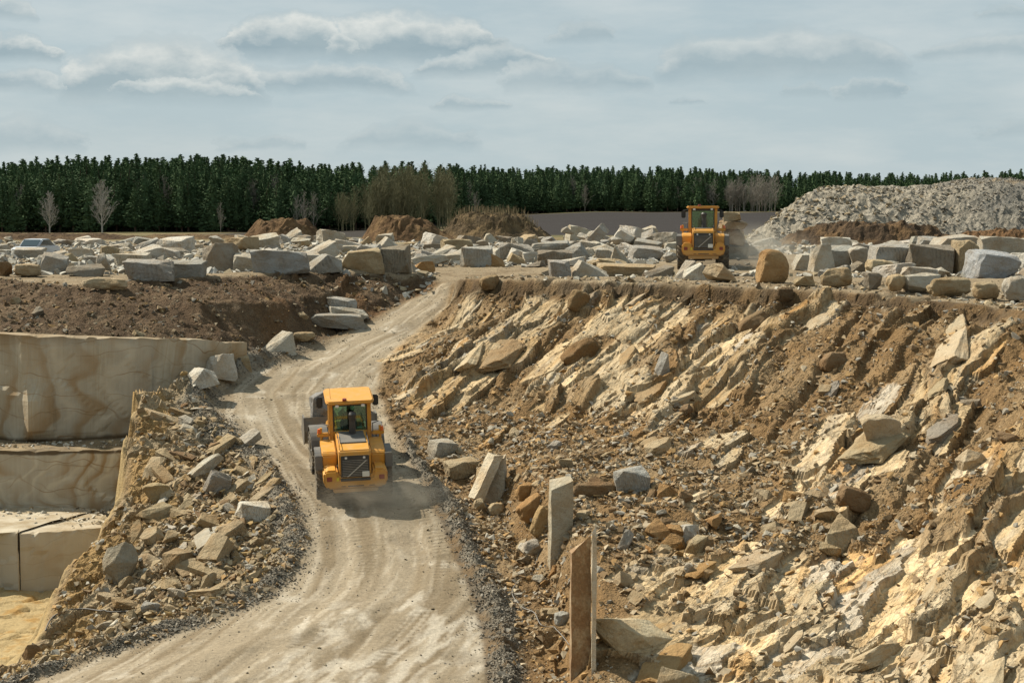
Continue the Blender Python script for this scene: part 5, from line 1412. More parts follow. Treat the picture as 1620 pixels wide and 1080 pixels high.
class MB:
    """collects shapes into one mesh"""
    def __init__(self): self.bm = bmesh.new()
    def _add(self, other, bevel=0.0, seg=2):
        if bevel: bmesh.ops.bevel(other, geom=list(other.edges), offset=bevel, segments=seg, affect='EDGES', clamp_overlap=True)
        me = bpy.data.meshes.new('tmp'); other.to_mesh(me); other.free(); self.bm.from_mesh(me); bpy.data.meshes.remove(me)
        return self
    def box(self, x0, x1, y0, y1, z0, z1, bevel=.02, rot=None):
        b = bmesh.new(); bmesh.ops.create_cube(b, size=1)
        for v in b.verts: v.co = Vector(((x0 + x1) / 2 + v.co.x * (x1 - x0), (y0 + y1) / 2 + v.co.y * (y1 - y0), (z0 + z1) / 2 + v.co.z * (z1 - z0)))
        if rot:
            c = Vector(((x0 + x1) / 2, (y0 + y1) / 2, (z0 + z1) / 2)); bmesh.ops.rotate(b, verts=b.verts, cent=c, matrix=Euler(rot).to_matrix())
        return self._add(b, bevel)
    def prism(self, pts, a0, a1, axis='X', bevel=.02):
        """a polygon given in the two other axes, extruded along axis from a0 to a1"""
        b = bmesh.new()
        mk = {'X': lambda p, a: (a, p[0], p[1]), 'Y': lambda p, a: (p[0], a, p[1]), 'Z': lambda p, a: (p[0], p[1], a)}[axis]
        lo = [b.verts.new(mk(p, a0)) for p in pts]; hi = [b.verts.new(mk(p, a1)) for p in pts]; n = len(pts)
        b.faces.new(lo); b.faces.new(hi[::-1])
        for k in range(n): b.faces.new((lo[k], hi[k], hi[(k + 1) % n], lo[(k + 1) % n]))
        bmesh.ops.recalc_face_normals(b, faces=b.faces)
        return self._add(b, bevel)
    def tube(self, p0, p1, r0, r1=None, n=12):
        p0, p1 = Vector(p0), Vector(p1); r1 = r0 if r1 is None else r1
        b = bmesh.new(); bmesh.ops.create_cone(b, cap_ends=True, segments=n, radius1=r0, radius2=r1, depth=(p1 - p0).length)
        q = (p1 - p0).to_track_quat('Z', 'Y').to_matrix().to_4x4()
        bmesh.ops.transform(b, matrix=Matrix.Translation((p0 + p1) / 2) @ q, verts=b.verts)
        return self._add(b)
    def lathe(self, prof, n=40):
        """profile of (x, radius) turned about the X axis"""
        b = bmesh.new(); rings = []
        for k in range(n):
            a = 2 * math.pi * k / n
            rings.append([b.verts.new((x, r * math.cos(a), r * math.sin(a))) for x, r in prof])
        for k in range(n):
            A, B = rings[k], rings[(k + 1) % n]
            for q in range(len(prof) - 1): b.faces.new((A[q], A[q + 1], B[q + 1], B[q]))
        bmesh.ops.recalc_face_normals(b, faces=b.faces)
        return self._add(b)
    def mesh(self, name, smooth_=False):
        me = bpy.data.meshes.new(name); self.bm.to_mesh(me); self.bm.free()
        if smooth_:
            for p in me.polygons: p.use_smooth = True
        return me
    def build(self, name, mat, parent, loc=None, rz=0.0, smooth_=False):
        o = link(name, self.mesh(name, smooth_), mat, parent)
        if loc is not None: o.location = loc
        o.rotation_euler = (0, 0, rz)
        return o

RW, HW = .83, .32
t_ = MB().lathe([(-.24, .46), (-.29, .52), (-.325, .66), (-.30, .76), (-.22, .79), (.22, .79), (.30, .76), (.325, .66), (.29, .52), (.24, .46)], 44)
for k in range(20):
    for s in (-1, 1):
        b = bmesh.new(); bmesh.ops.create_cube(b, size=1)
        for v in b.verts: v.co = Vector((v.co.x * .36 + s * .15, v.co.y * .10 + s * v.co.x * .16, v.co.z * .10 + .80))
        a = 2 * math.pi * (k + (.5 if s > 0 else 0)) / 20
        bmesh.ops.transform(b, matrix=Matrix.Rotation(a, 4, 'X'), verts=b.verts); t_._add(b)
ME_TYRE = t_.mesh('tyre'); ME_TYRE.materials.append(M_tyre)
ME_RIM = MB().lathe([(-.10, .0), (-.10, .15), (-.16, .2), (-.10, .26), (-.14, .42), (-.25, .47), (-.25, .49), (.25, .49), (.25, .47), (.14, .42), (.10, .26), (.16, .2), (.10, .15), (.10, 0)], 32).mesh('rim'); ME_RIM.materials.append(M_rim)
ME_HUB = MB().lathe([(-.3, .0), (-.3, .12), (-.2, .18), (-.1, .2), (.1, .2), (.2, .18), (.3, .12), (.3, 0)], 20).mesh('wheel'); ME_HUB.materials.append(M_blk)

def make_loader(label, steer, driver):
    root = empty('wheel_loader'); tag(root, label, 'wheel loader', 'yellow articulated wheel loaders')
    # ---- rear half
    MB().box(-.5, .5, -2.7, .3, .55, 1.2).box(-.9, .9, -1.85, -1.45, .65, 1.0).box(-.75, .75, -.6, .55, 1.0, 1.7).build('rear_frame', M_blk, root)
    cw = MB().prism([(-1.2, .98), (-1.04, .80), (1.04, .80), (1.2, .98), (1.2, 1.44), (1.1, 1.54), (.68, 1.54), (.62, 1.24), (-.62, 1.24), (-.68, 1.54), (-1.1, 1.54), (-1.2, 1.44)], -3.3, -2.35, 'Y', .07)
    cw.box(-.85, .85, -3.2, -2.5, .62, .82, .04)
    cw = cw.build('counterweight', M_yel, root)
    MB().box(-.56, .56, -3.312, -3.26, 1.10, 1.21, .01).build('vent_slot', M_blk, cw)
    MB().box(-.3, .3, -3.306, -3.26, .885, .925, .005).box(-.55, -.38, -3.306, -3.26, .89, .92, .004).box(.5, .72, -3.306, -3.26, .89, .915, .004).build('stencilled_marks', M_blk, cw)
    for s in (-1, 1): MB().box(s * .98 - .1, s * .98 + .1, -3.325, -3.26, 1.12, 1.3, .015).build('tail_light', M_red, cw)
    MB().box(-.72, -.62, -3.31, -3.26, 1.12, 1.26, .01).build('reflector', simple_mat('yellow_sticker', (.62, .5, .03), .5), cw)
    MB().box(-.8, .1, -3.0, -2.55, .50, .56, .01).tube((-.75, -2.75, .55), (-.75, -2.75, .85), .03).tube((.05, -2.75, .55), (.05, -2.75, .85), .03).build('rear_step', M_blk, root)
    hd = MB().prism([(-3.2, 1.27), (-3.2, 2.12), (-3.1, 2.24), (-2.5, 2.28), (-.7, 2.34), (-.7, 1.27)], -.6, .6, 'X', .05).build('hood', M_yel, root)
    MB().box(-.5, .5, -2.35, -.78, 2.27, 2.335, .02).build('hood_vent', M_plast, hd)
    gr = MB().box(-.53, .53, -3.25, -3.1, 1.22, 2.06, .02).build('grille', M_blk, hd)
    sl = MB()
    for k in range(10): sl.box(-.48, .48, -3.28, -3.23, 1.28 + k * .066, 1.305 + k * .066, .006, (R(-25), 0, 0))
    sl.build('slats', M_slat, gr)
    MB().prism([(-.32, 1.27), (-.26, 1.27), (.44, 1.88), (.38, 1.88)], -3.305, -3.28, 'Y', .004).build('grille_bar', M_bar, gr)
    MB().box(.25, .52, -3.32, -3.285, 1.25, 1.46, .008).build('number_plate', M_plate, gr)
    for s in (-1, 1): MB().box(s * .34 - .045, s * .34 + .045, -3.275, -3.23, 1.95, 2.03, .01).build('rear_light', M_lamp, gr)
    ex = MB().tube((.05, -1.2, 2.3), (.05, -1.2, 2.95), .13, .12, 16).tube((.05, -1.2, 2.85), (.05, -1.2, 3.12), .12, .17, 16).tube((.05, -1.2, 3.12), (.05, -1.2, 3.2), .17, .1, 16)
    ex.build('exhaust_stack', M_blk, hd)
    for s in (-1, 1):
        f = MB().prism([(-2.45, 1.42), (-2.45, 1.86), (-2.32, 1.98), (-.8, 2.05), (-.8, 1.7), (-1.0, 1.42)], min(s * .64, s * 1.2), max(s * .64, s * 1.2), 'X', .04).build('rear_fender', M_yel, root)
        arc = [(-1.65 + 1.02 * math.cos(a), .83 + 1.02 * math.sin(a) + .12) for a in np.linspace(R(152), R(38), 12)]
        arc += [(-1.65 + .95 * math.cos(a), .83 + .95 * math.sin(a) + .12) for a in np.linspace(R(38), R(152), 12)]
        MB().prism(arc, min(s * 1.2, s * 1.46), max(s * 1.2, s * 1.46), 'X', .02).prism([(-2.58, 1.35), (-2.47, 1.35), (-2.42, 1.9), (-2.5, 1.9)], min(s * 1.18, s * 1.46), max(s * 1.18, s * 1.46), 'X', .02).build('fender_edge', M_plast, f)
        MB().box(s * 1.02 - .17, s * 1.02 + .17, -.75, .2, .55, .62, .01).box(s * 1.05 - .16, s * 1.05 + .16, -.75, .2, .95, 1.0, .01).box(s * 1.05 - .16, s * 1.05 + .16, -.7, .15, 1.35, 1.40, .01).tube((s * 1.15, -.75, .55), (s * 1.05, -.75, 1.9), .025).tube((s * 1.15, .2, .55), (s * 1.05, .2, 1.9), .025).build('ladder', M_blk, root)
        lp = MB().tube((s * 1.14, -.78, 2.02), (s * 1.14, -.78, 2.5), .05).box(min(s * .82, s * 1.3), max(s * .82, s * 1.3), -.84, -.7, 2.14, 2.3, .03).build('lamp_bracket', M_yel, root)
        MB().tube((s * 1.2, -.77, 2.3), (s * 1.2, -.77, 2.46), .09, .07, 12).build('marker_lamp', M_amber, lp)
    for s in (-1, 1):
        MB().tube((s * .86, -.8, 2.02), (s * .86, -.8, 2.62), .018).tube((s * .86, -.8, 2.60), (s * 1.1, -.6, 2.62), .018).build('grab_rail', M_blk, root)
        MB().tube((s * .56, -2.9, 2.2), (s * .56, -2.9, 2.42), .014).tube((s * .56, -2.905, 2.41), (s * .56, -1.495, 2.45), .014).tube((s * .56, -1.5, 2.46), (s * .56, -1.5, 2.28), .014).build('hood_rail', M_blk, root)
    # ---- cab
    cab = MB().box(-.8, .8, -.72, .85, 1.62, 2.0, .04)
    for s in (-1, 1):
        cab.prism([(-.74, 1.9), (-.5, 1.9), (-.52, 3.42), (-.74, 3.42)], min(s * .64, s * .82), max(s * .64, s * .82), 'X', .03)
        cab.prism([(.78, 1.9), (.9, 1.9), (.84, 3.42), (.72, 3.42)], min(s * .7, s * .8), max(s * .7, s * .8), 'X', .02)
        cab.box(s * .76 - .04, s * .76 + .04, .02, .12, 1.95, 3.42, .01)
    cab.box(-.66, .66, -.74, -.62, 1.9, 2.32, .02)
    cab = cab.build('cab', M_yel, root)
    MB().box(-.62, .62, -.71, -.66, 2.32, 3.36, .004).build('rear_window', M_glass, cab)
    MB().box(-.70, .70, .80, .84, 2.0, 3.36, .004).build('windscreen', M_glass, cab)
    for s in (-1, 1): MB().box(s * .765 - .008, s * .765 + .008, -.5, .74, 2.0, 3.36, .002).build('side_window', M_glass, cab)
    MB().box(-.66, .66, -.725, -.655, 3.3, 3.42, .01).box(-.66, -.61, -.725, -.655, 2.32, 3.32, .01).box(.61, .66, -.725, -.655, 2.32, 3.32, .01).build('window_seal', M_blk, cab)
    rf = MB().prism([(-.86, -1.0), (.86, -1.0), (.93, -.8), (.93, 1.0), (.8, 1.12), (-.8, 1.12), (-.93, 1.0), (-.93, -.8)], 3.42, 3.57, 'Z', .05).build('cab_roof', M_yel, cab)
    MB().tube((-.2, -.9, 3.57), (-.2, -.9, 3.66), .09, .08, 14).build('beacon', M_red, rf)
    MB().tube((-.72, -.5, 3.57), (-.74, -.55, 4.0), .008, .004, 6).build('antenna', M_blk, rf)
    for s in (-1, 1):
        MB().box(s * .5 - .07, s * .5 + .07, -1.0, -.9, 3.33, 3.43, .015).build('work_light', M_lamp, rf)
        MB().tube((s * .82, .7, 3.35), (s * 1.12, .75, 3.3), .02).box(s * 1.1 - .12, s * 1.1 + .12, .70, .78, 2.88, 3.32, .05).build('mirror', M_blk, cab)
    MB().box(-.3, .3, -.32, .2, 2.08, 2.3, .05).box(-.27, .27, -.42, -.3, 2.25, 2.85, .05).box(-.14, .14, -.42, -.33, 2.86, 3.05, .03).build('seat', M_blk, cab)
    MB().tube((0, .62, 2.0), (0, .45, 2.55), .04).box(-.32, .32, .6, .78, 2.0, 2.35, .03).tube((-.18, .4, 2.6), (.18, .4, 2.6), .02).build('console', M_blk, cab)
    # ---- front half turns on the joint
    J = Vector((0, .25, 0))
    def front(mb, name, mat, parent=root, sm=False):
        o = mb.build(name, mat, parent, None, 0, sm)
        o.matrix_local = Matrix.Translation(J) @ Matrix.Rotation(steer, 4, 'Z') @ Matrix.Translation(-J)
        return o
    front(MB().box(-.5, .5, .45, 2.3, .6, 1.25).prism([(.7, 1.2), (2.2, 1.2), (2.0, 2.0), (1.5, 2.1)], -.42, .42, 'X', .04).box(-.9, .9, 1.5, 1.9, .65, 1.0), 'front_frame', M_yel)
    for s in (-1, 1):
        arc = [(1.65 + 1.0 * math.cos(a), .83 + 1.0 * math.sin(a) + .1) for a in np.linspace(R(165), R(20), 14)] + [(1.65 + .94 * math.cos(a), .83 + .94 * math.sin(a) + .1) for a in np.linspace(R(20), R(165), 14)]
        front(MB().prism(arc, min(s * .74, s * 1.46), max(s * .74, s * 1.46), 'X', .02), 'front_fender', M_plast)
        front(MB().prism([(1.5, 2.0), (1.65, 2.15), (2.9, 1.75), (3.7, 1.1), (3.55, .9), (2.7, 1.45)], min(s * .45, s * .65), max(s * .45, s * .65), 'X', .03).tube((s * .55, 1.4, 1.1), (s * .55, 2.7, 1.5), .09), 'lift_arm', M_yel)
    # bucket: an open scoop with side plates
    pr = [(3.55, 1.75), (3.42, 1.2), (3.55, .78), (3.95, .6), (4.9, .95), (4.9, .89), (3.93, .53), (3.49, .73), (3.34, 1.2), (3.47, 1.77)]
    bk = MB()
    for k in range(4):
        a, b2, c_, d_ = pr[k], pr[k + 1], pr[8 - k], pr[9 - k]
        bk.prism([a, b2, c_, d_], -1.48, 1.48, 'X', 0)
    for s in (-1, 1): bk.prism([(3.42, 1.78), (3.32, 1.2), (3.46, .70), (3.93, .5), (4.9, .88), (4.55, 1.25), (4.1, 1.75)], min(s * 1.46, s * 1.52), max(s * 1.46, s * 1.52), 'X', .01)
    front(bk, 'bucket', M_steel)
    # ---- wheels
    for sx in (-1, 1):
        for ya in (-1.65, 1.65):
            wh_ = link('wheel', ME_HUB, None, root)
            m = Matrix.Translation((sx * 1.12, ya, RW))
            if ya > 0: m = Matrix.Translation(J) @ Matrix.Rotation(steer, 4, 'Z') @ Matrix.Translation(-J) @ m
            wh_.matrix_local = m @ Matrix.Rotation(random.Random(int(ya * 10 + sx)).uniform(0, 1), 4, 'X')
            link('tyre', ME_TYRE, None, wh_); link('rim', ME_RIM, None, wh_)
    return root

def place_loader(root, rear_uv, heading, size=1.0):
    x, y, z = rear_uv
    f = Vector((-math.sin(heading), math.cos(heading), 0))
    fx, fy = x + f.x * 3.3 * size, y + f.y * 3.3 * size
    zr, zf = np.mean([gh(x + a, y + b) for a in (-1, 0, 1) for b in (-.4, .4)]), np.mean([gh(fx + a, fy + b) for a in (-1, 0, 1) for b in (-.4, .4)])
    rt = Vector((f.y, -f.x, 0))
    roll = (np.mean([gh(x + rt.x * 1.1 + f.x * k, y + rt.y * 1.1 + f.y * k) for k in (0, 1.6, 3.3)]) - np.mean([gh(x - rt.x * 1.1 + f.x * k, y - rt.y * 1.1 + f.y * k) for k in (0, 1.6, 3.3)])) / 2.2
    fwd = Vector((f.x, f.y, (zf - zr) / (3.3 * size))).normalized(); right = Vector((rt.x, rt.y, roll)).normalized(); up = right.cross(fwd)
    right = fwd.cross(up)
    m = Matrix((right, fwd, up)).transposed().to_4x4()
    m.translation = Vector((x + f.x * 1.65 * size, y + f.y * 1.65 * size, (zr + zf) / 2 - .03))
    m = m @ Matrix.Diagonal((size, size, size, 1))
    root.matrix_world = m
    return m
ld1 = make_loader('yellow wheel loader climbing the ramp with grey rock in its bucket', R(3), True)
m1 = place_loader(ld1, hit(560, 781), R(9.0), .865)
ld2 = make_loader('yellow wheel loader seen from behind on the plateau in dust', R(0), False)
m2 = place_loader(ld2, pt(1112, 423, 94), R(-5.5), .97)

# the load: grey rock lying in the first loader's bucket
J = Matrix.Translation((0, .25, 0)) @ Matrix.Rotation(R(3), 4, 'Z') @ Matrix.Translation((0, -.25, 0))
bm_ = m1 @ J
def in_bucket(loc, dim, rz, kind, var, label, col):
    o = stone(kind, (0, 0, 0), dim, (0, 0, 0), col, 'rock', label, None, 'rock', var)
    o.matrix_world = bm_ @ Matrix.Translation(loc) @ Matrix.Rotation(rz, 4, 'Z') @ Matrix.Diagonal((*dim, 1))
in_bucket((-.72, 3.95, 1.85), (1.9, 1.4, 1.9), .2, 'rock', 3, 'speckled grey rock filling the left of the loader bucket', (.30, .30, .29))
in_bucket((.72, 4.0, 1.65), (1.9, 1.4, 1.5), -.15, 'rock', 8, 'grey rock lying in the right of the loader bucket', (.27, .265, .25))

# ---- driver, seated: one skinned body
def driver(m):
    me = bpy.data.meshes.new('person')
    P_ = [(0, -.1, 2.36), (0, -.14, 2.6), (0, -.13, 2.82), (0, -.1, 2.95), (0, -.07, 3.06), (0, -.06, 3.2),
          (-.2, -.12, 2.8), (-.27, .08, 2.58), (-.17, .33, 2.6), (-.13, .41, 2.62), (.2, -.12, 2.8), (.27, .08, 2.58), (.17, .33, 2.6), (.13, .41, 2.62),
          (-.11, -.08, 2.34), (-.14, .34, 2.36), (-.13, .42, 2.05), (-.13, .56, 2.03), (.11, -.08, 2.34), (.14, .34, 2.36), (.13, .42, 2.05), (.13, .56, 2.03)]
    E_ = [(0, 1), (1, 2), (2, 3), (3, 4), (4, 5), (2, 6), (6, 7), (7, 8), (8, 9), (2, 10), (10, 11), (11, 12), (12, 13), (0, 14), (14, 15), (15, 16), (16, 17), (0, 18), (18, 19), (19, 20), (20, 21)]
    rad = [.17, .17, .16, .065, .09, .085, .075, .055, .045, .04, .075, .055, .045, .04, .10, .08, .06, .05, .10, .08, .06, .05]
    me.from_pydata(P_, E_, []); o = bpy.data.objects.new('person', me); COL.objects.link(o)
    md_ = o.modifiers.new('skin', 'SKIN'); o.modifiers.new('sub', 'SUBSURF').levels = 1
    for v, r0 in zip(me.skin_vertices[0].data, rad): v.radius = (r0, r0)
    me.skin_vertices[0].data[0].use_root = True
    dg = bpy.context.evaluated_depsgraph_get()
    bm = bmesh.new(); bm.from_object(o, dg)
    o.modifiers.clear(); bm.to_mesh(me); bm.free()
    me.materials.append(M_jacket); me.materials.append(M_skin)
    for p in me.polygons:
        p.use_smooth = True
        c = p.center
        if c.z > 2.98 or (c.y > .3 and 2.5 < c.z < 2.7): p.material_index = 1
    o.matrix_world = m
    tag(o, 'person in dark jacket seated driving the loader on the ramp', 'person')
    hb = MB(); b = bmesh.new(); bmesh.ops.create_uvsphere(b, u_segments=14, v_segments=8, radius=.115)
    for v in b.verts: v.co = Vector((v.co.x, v.co.y * 1.1 - .075, max(v.co.z, -.02) + 3.2))
    hb._add(b); hb.build('cap', M_jacket, o, None, 0, True)
driver(m1)
# ================================================================== TREES
def leaf_mat(name, a, b2, rough=.9):
    m, nt, b = new_mat(name)
    oi = nt.n.new('ShaderNodeObjectInfo'); g = nt.n.new('ShaderNodeNewGeometry')
    n = nt.noise(g.outputs['Position'], .9, 4, .6)
    f = nt.math('ADD', nt.rng(n, .3, .7, 0, .7), nt.math('MULTIPLY', oi.outputs['Random'], .4), clamp=True)
    nt.l.new(nt.mix(f, a, b2), b.inputs['Base Color']); b.inputs['Roughness'].default_value = rough; b.inputs['Specular IOR Level'].default_value = .1
    return m
M_needle = leaf_mat('pine_needles', (.036, .066, .033), (.075, .118, .052))
M_bark = simple_mat('pine_bark', (.085, .055, .036), .95, scale=1.5)
M_birch = simple_mat('birch_twigs', (.33, .31, .275), .9, scale=1.0); M_grovetwig = leaf_mat('budding_twigs', (.125, .12, .07), (.175, .165, .092))
M_greytwig = simple_mat('grey_twigs', (.24, .215, .18), .9, scale=1.0)

def tube_np(p0, p1, r0, r1, n=5):
    p0, p1 = np.asarray(p0, float), np.asarray(p1, float); d = p1 - p0; d /= np.linalg.norm(d) + 1e-9
    a = np.cross(d, (0, 0, 1.0) if abs(d[2]) < .9 else (1.0, 0, 0)); a /= np.linalg.norm(a); b = np.cross(d, a)
    an = np.arange(n) * 2 * np.pi / n
    ring = np.cos(an)[:, None] * a + np.sin(an)[:, None] * b
    v = np.concatenate([p0 + ring * r0, p1 + ring * r1])
    return v, [(k, (k + 1) % n, n + (k + 1) % n, n + k) for k in range(n)]

def pine(seed, hgt=11.5, detail=1.0):
    r = np.random.RandomState(seed); style = r.rand()
    tv, tf_ = [], []; z0 = 0; nseg = 5; x = y = 0.0; pts = [(0, 0, -.4)]
    for k in range(1, nseg + 1): pts.append((r.normal(0, .06) * k ** .5, r.normal(0, .06) * k ** .5, hgt * .97 * k / nseg))
    for k in range(nseg):
        v, f = tube_np(pts[k], pts[k + 1], .16 * (1 - k / nseg * .85), .16 * (1 - (k + 1) / nseg * .85), 6)
        o = len(tv) and sum(len(a) for a in tv); tv.append(v); tf_ += [tuple(i + o for i in q) for q in f]
    cv, cf = [], []; n = 0
    base = hgt * r.uniform(.04, .2); wmax = r.uniform(1.6, 2.8) * (hgt / 11.5); pw = r.uniform(.5, 1.05)
    def prof(t): return max(0, 1 - t) ** pw * min(1, .6 + t * 2.2) * wmax
    lob = r.uniform(0, 6.28, 6); lz = r.uniform(.1, .9, 6)
    nq = int(1500 * detail)
    for k in range(nq):
        t = 1 - r.rand() ** .62 if k % 3 else r.rand()
        a = r.rand() * 6.283
        rr0 = prof(t) * (1 + .28 * math.sin(3 * a + lob[0] + 5 * t) + .22 * math.sin(2 * a + lob[1] - 9 * t) + .15 * math.sin(t * 40 + a))
        f = r.rand() ** .45; rad = max(0, rr0) * f + .04
        z = base + t * (hgt - base) - rad * .18 + r.normal(0, .12)
        c = np.array((math.cos(a) * rad, math.sin(a) * rad, min(z, hgt * .985)))
        sz = r.uniform(.13, .30) * (1.15 - .55 * t) / detail ** .5
        u = np.array((math.cos(a), math.sin(a), r.normal(.25, .35))) + r.normal(0, .45, 3); u /= np.linalg.norm(u)
        w = np.cross(u, r.normal(0, 1, 3)); w /= np.linalg.norm(w) + 1e-9
        cv += [c - u * sz, c + w * sz * .55, c + u * sz * 1.15, c - w * sz * .55]; cf.append((n, n + 1, n + 2, n + 3)); n += 4
    for k in range(5):                                   # leader shoot
        c = np.array((0, 0, hgt * (.93 + .012 * k))); w = np.array((math.cos(k * 1.3), math.sin(k * 1.3), 0)) * (.16 - .018 * k)
        cv += [c - w, c + np.array((0, 0, -.22)), c + w, c + np.array((0, 0, .2))]; cf.append((n, n + 1, n + 2, n + 3)); n += 4
    NR = 9                                               # dense needles near the stem
    for k in range(NR):
        t0, t1 = k / NR, (k + 1) / NR
        for q in range(7):
            a0, a1 = q * 6.283 / 7, (q + 1) * 6.283 / 7
            p0, p1 = prof(t0) * .5 * r.uniform(.6, 1.1), prof(t1) * .42 * r.uniform(.6, 1.1)
            z0_, z1_ = base + t0 * (hgt - base), base + t1 * (hgt - base) + .1
            cv += [np.array((math.cos(a0) * p0, math.sin(a0) * p0, z0_)), np.array((math.cos(a1) * p0, math.sin(a1) * p0, z0_)), np.array((math.cos(a1) * p1, math.sin(a1) * p1, z1_)), np.array((math.cos(a0) * p1, math.sin(a0) * p1, z1_))]
            cf.append((n, n + 1, n + 2, n + 3)); n += 4
    return np.concatenate(tv), tf_, np.array(cv), cf
PINES = []
for s in range(9):
    a, b, c, d = pine(s, 11.5)
    mt = np_mesh('trunk', a, b); mt.materials.append(M_bark); mc = np_mesh('crown', c, d); mc.materials.append(M_needle); PINES.append((mt, mc))

def base_line(u): return 255 + (u > 560) * 0 + 110 * float(smooth(np.array(640.), np.array(830.), np.array(float(u)))) + 25 * float(smooth(np.array(1100.), np.array(1300.), np.array(float(u))))
def want_top(u): return float(np.interp(u, (-200, 0, 130, 260, 330, 450, 520, 600, 650, 720, 800, 900, 1000, 1100, 1200, 1300, 1450, 1620, 1800), (262, 258, 252, 249, 250, 256, 264, 261, 259, 264, 266, 266, 265, 268, 270, 273, 276, 271, 272)))
r = random.Random(8)
def pine_tree(x, y, sc, label, group):
    t = empty('pine_tree', (x, y, float(far_h(x, y)) - .1), (0, 0, r.uniform(0, 6.28))); t.scale = (sc ** .5 * r.uniform(1.0, 1.5), sc ** .5 * r.uniform(1.0, 1.5), sc)
    mt, mc = r.choice(PINES)
    link('trunk', mt, None, t); link('crown', mc, None, t)
    return tag(t, label, 'pine tree', group)
# front rows, nearest first: each tree its own object
cnt = 0; u = -70.0; spots = []
while u < 1690:
    Y0 = base_line(u)
    for row in range(2 if u > 1150 else 3):
        y = Y0 + row * 3.2 + r.uniform(-1.4, 1.4); uu = u + r.uniform(-9, 9)
        x = (uu - 810) / 2700 * y
        k = y / 2700; topz = CAM_Z + (330 - want_top(uu)) * k
        hh = (topz - float(far_h(x, y))) * (r.uniform(.62, .84), r.uniform(.72, .93), r.uniform(.80, 1.02))[row]
        if row == 0 and 596 < uu < 712: continue
        spots.append((uu, x, y, hh))
    u += (2.15 + .5 * r.random()) * 2700 / Y0 * .93
spots = spots[:299] if len(spots) > 299 else spots
for uu, x, y, hh in spots:
    where = 'left part of the forest edge' if uu < 560 else ('middle of the forest edge, beyond the earth mounds' if uu < 880 else ('forest edge behind the ploughed field' if uu < 1190 else 'forest edge above the grey waste heap'))
    pine_tree(x, y, hh / 11.5, f'dark green pine standing in the {where}', f'pines in the {where}')
# the rest of the wood reads as one mass
vs, fs, off = [], [], 0
LOW = [pine(100 + s, 11.5, .5) for s in range(6)]
rr = np.random.RandomState(17)
for k in range(1300):
    uu = rr.uniform(-120, 1740); y = base_line(uu) + 9 + 75 * rr.rand(); x = (uu - 810) / 2700 * y
    kk = y / 2700; topz = CAM_Z + (330 - want_top(uu)) * kk; hh = (topz - float(far_h(x, y))) * (.86 + .1 * min(1, (y - base_line(uu)) / 60)) * rr.uniform(.86, 1.12)
    a, b, c, d = LOW[rr.randint(6)]; s = hh / 11.5; an = rr.rand() * 6.28; sw = s * rr.uniform(1.1, 1.7)
    q = np.stack([(c[:, 0] * math.cos(an) - c[:, 1] * math.sin(an)) * sw + x, (c[:, 0] * math.sin(an) + c[:, 1] * math.cos(an)) * sw + y, c[:, 2] * s + float(far_h(x, y))], 1)
    vs.append(q); fs.append(np.asarray(d) + off); off += len(q)
link('forest', np_mesh('forest', np.concatenate(vs), np.concatenate(fs)), M_needle)['kind'] = 'stuff'

rq = random.Random(9)
# bare trees: trunk with limbs, crown of twigs
def bare(seed, hgt, spread, trunk_r=.1, n1=26, n2=6, n3=5, fine=.010):
    """a bare broadleaf tree: straight trunk, rising limbs almost from the ground, fine twigs in an oval crown"""
    r = random.Random(seed); tv, tf_, cv, cf = [], [], [], []
    def add(V_, F_, p0, p1, r0, r1, n):
        v, f = tube_np(p0, p1, r0, r1, n); o = len(V_); V_.extend(v.tolist()); F_.extend([tuple(i + o for i in q) for q in f])
    pts = [Vector((0, 0, -.2))]
    for k in range(6): pts.append(Vector((r.gauss(0, .05) * k ** .6, r.gauss(0, .05) * k ** .6, hgt * .96 * (k + 1) / 6)))
    for k in range(6): add(tv, tf_, pts[k], pts[k + 1], trunk_r * (1 - k / 6.5), trunk_r * (1 - (k + 1) / 6.5), 6)
    for i in range(n1):
        t = .1 + .86 * (i + r.random()) / n1
        k = min(5, int(t * 6)); p = pts[k].lerp(pts[k + 1], t * 6 - k)
        a = i * 2.4 + r.uniform(-.5, .5); side = Vector((math.cos(a), math.sin(a), 0))
        L = hgt * (.40 * (1 - t) ** .8 + .07) * r.uniform(.75, 1.15)
        d = (side * spread * (.55 + .25 * (1 - t)) + Vector((0, 0, 1.0))).normalized()
        r0 = max(trunk_r * .34 * (1 - t * .75), fine * 1.6); prev = p
        for sgm in range(3):
            q = prev + d * L / 3; add(tv, tf_, prev, q, r0 * (1 - .3 * sgm), r0 * (.7 - .28 * sgm), 4)
            for j in range(n2 // 2 + (sgm > 0)):
                b = prev.lerp(q, r.random()); e = (d + Vector((r.gauss(0, .5), r.gauss(0, .5), r.gauss(.15, .3))) * .9).normalized(); l2 = L * r.uniform(.22, .42)
                m = b + e * l2; add(cv, cf, b, m, fine * 1.3, fine, 3)
                for h in range(n3):
                    c = b.lerp(m, r.uniform(.2, 1)); g = (e + Vector((r.gauss(0, .5), r.gauss(0, .5), r.gauss(.1, .4)))).normalized()
                    add(cv, cf, c, c + g * l2 * r.uniform(.3, .65), fine, fine * .6, 3)
            prev = q; d = (d + Vector((r.gauss(0, .1), r.gauss(0, .1), .12))).normalized()
    return np_mesh('trunk', tv, tf_), np_mesh('crown', cv, cf)
def bare_tree(name, meshes, mats, x, y, sc, label, cat, group=None, rz=0):
    t = empty(name, (x, y, float(far_h(x, y))), (0, 0, rz)); t.scale = sc if isinstance(sc, tuple) else (sc,) * 3
    for me, nm, m in zip(meshes, ('trunk', 'crown'), mats):
        if not me.materials: me.materials.append(m)
        o = link(nm, me, None, t)
        if me.materials[0] != m: o.material_slots[0].link = 'OBJECT'; o.material_slots[0].material = m
    return tag(t, label, cat, group)
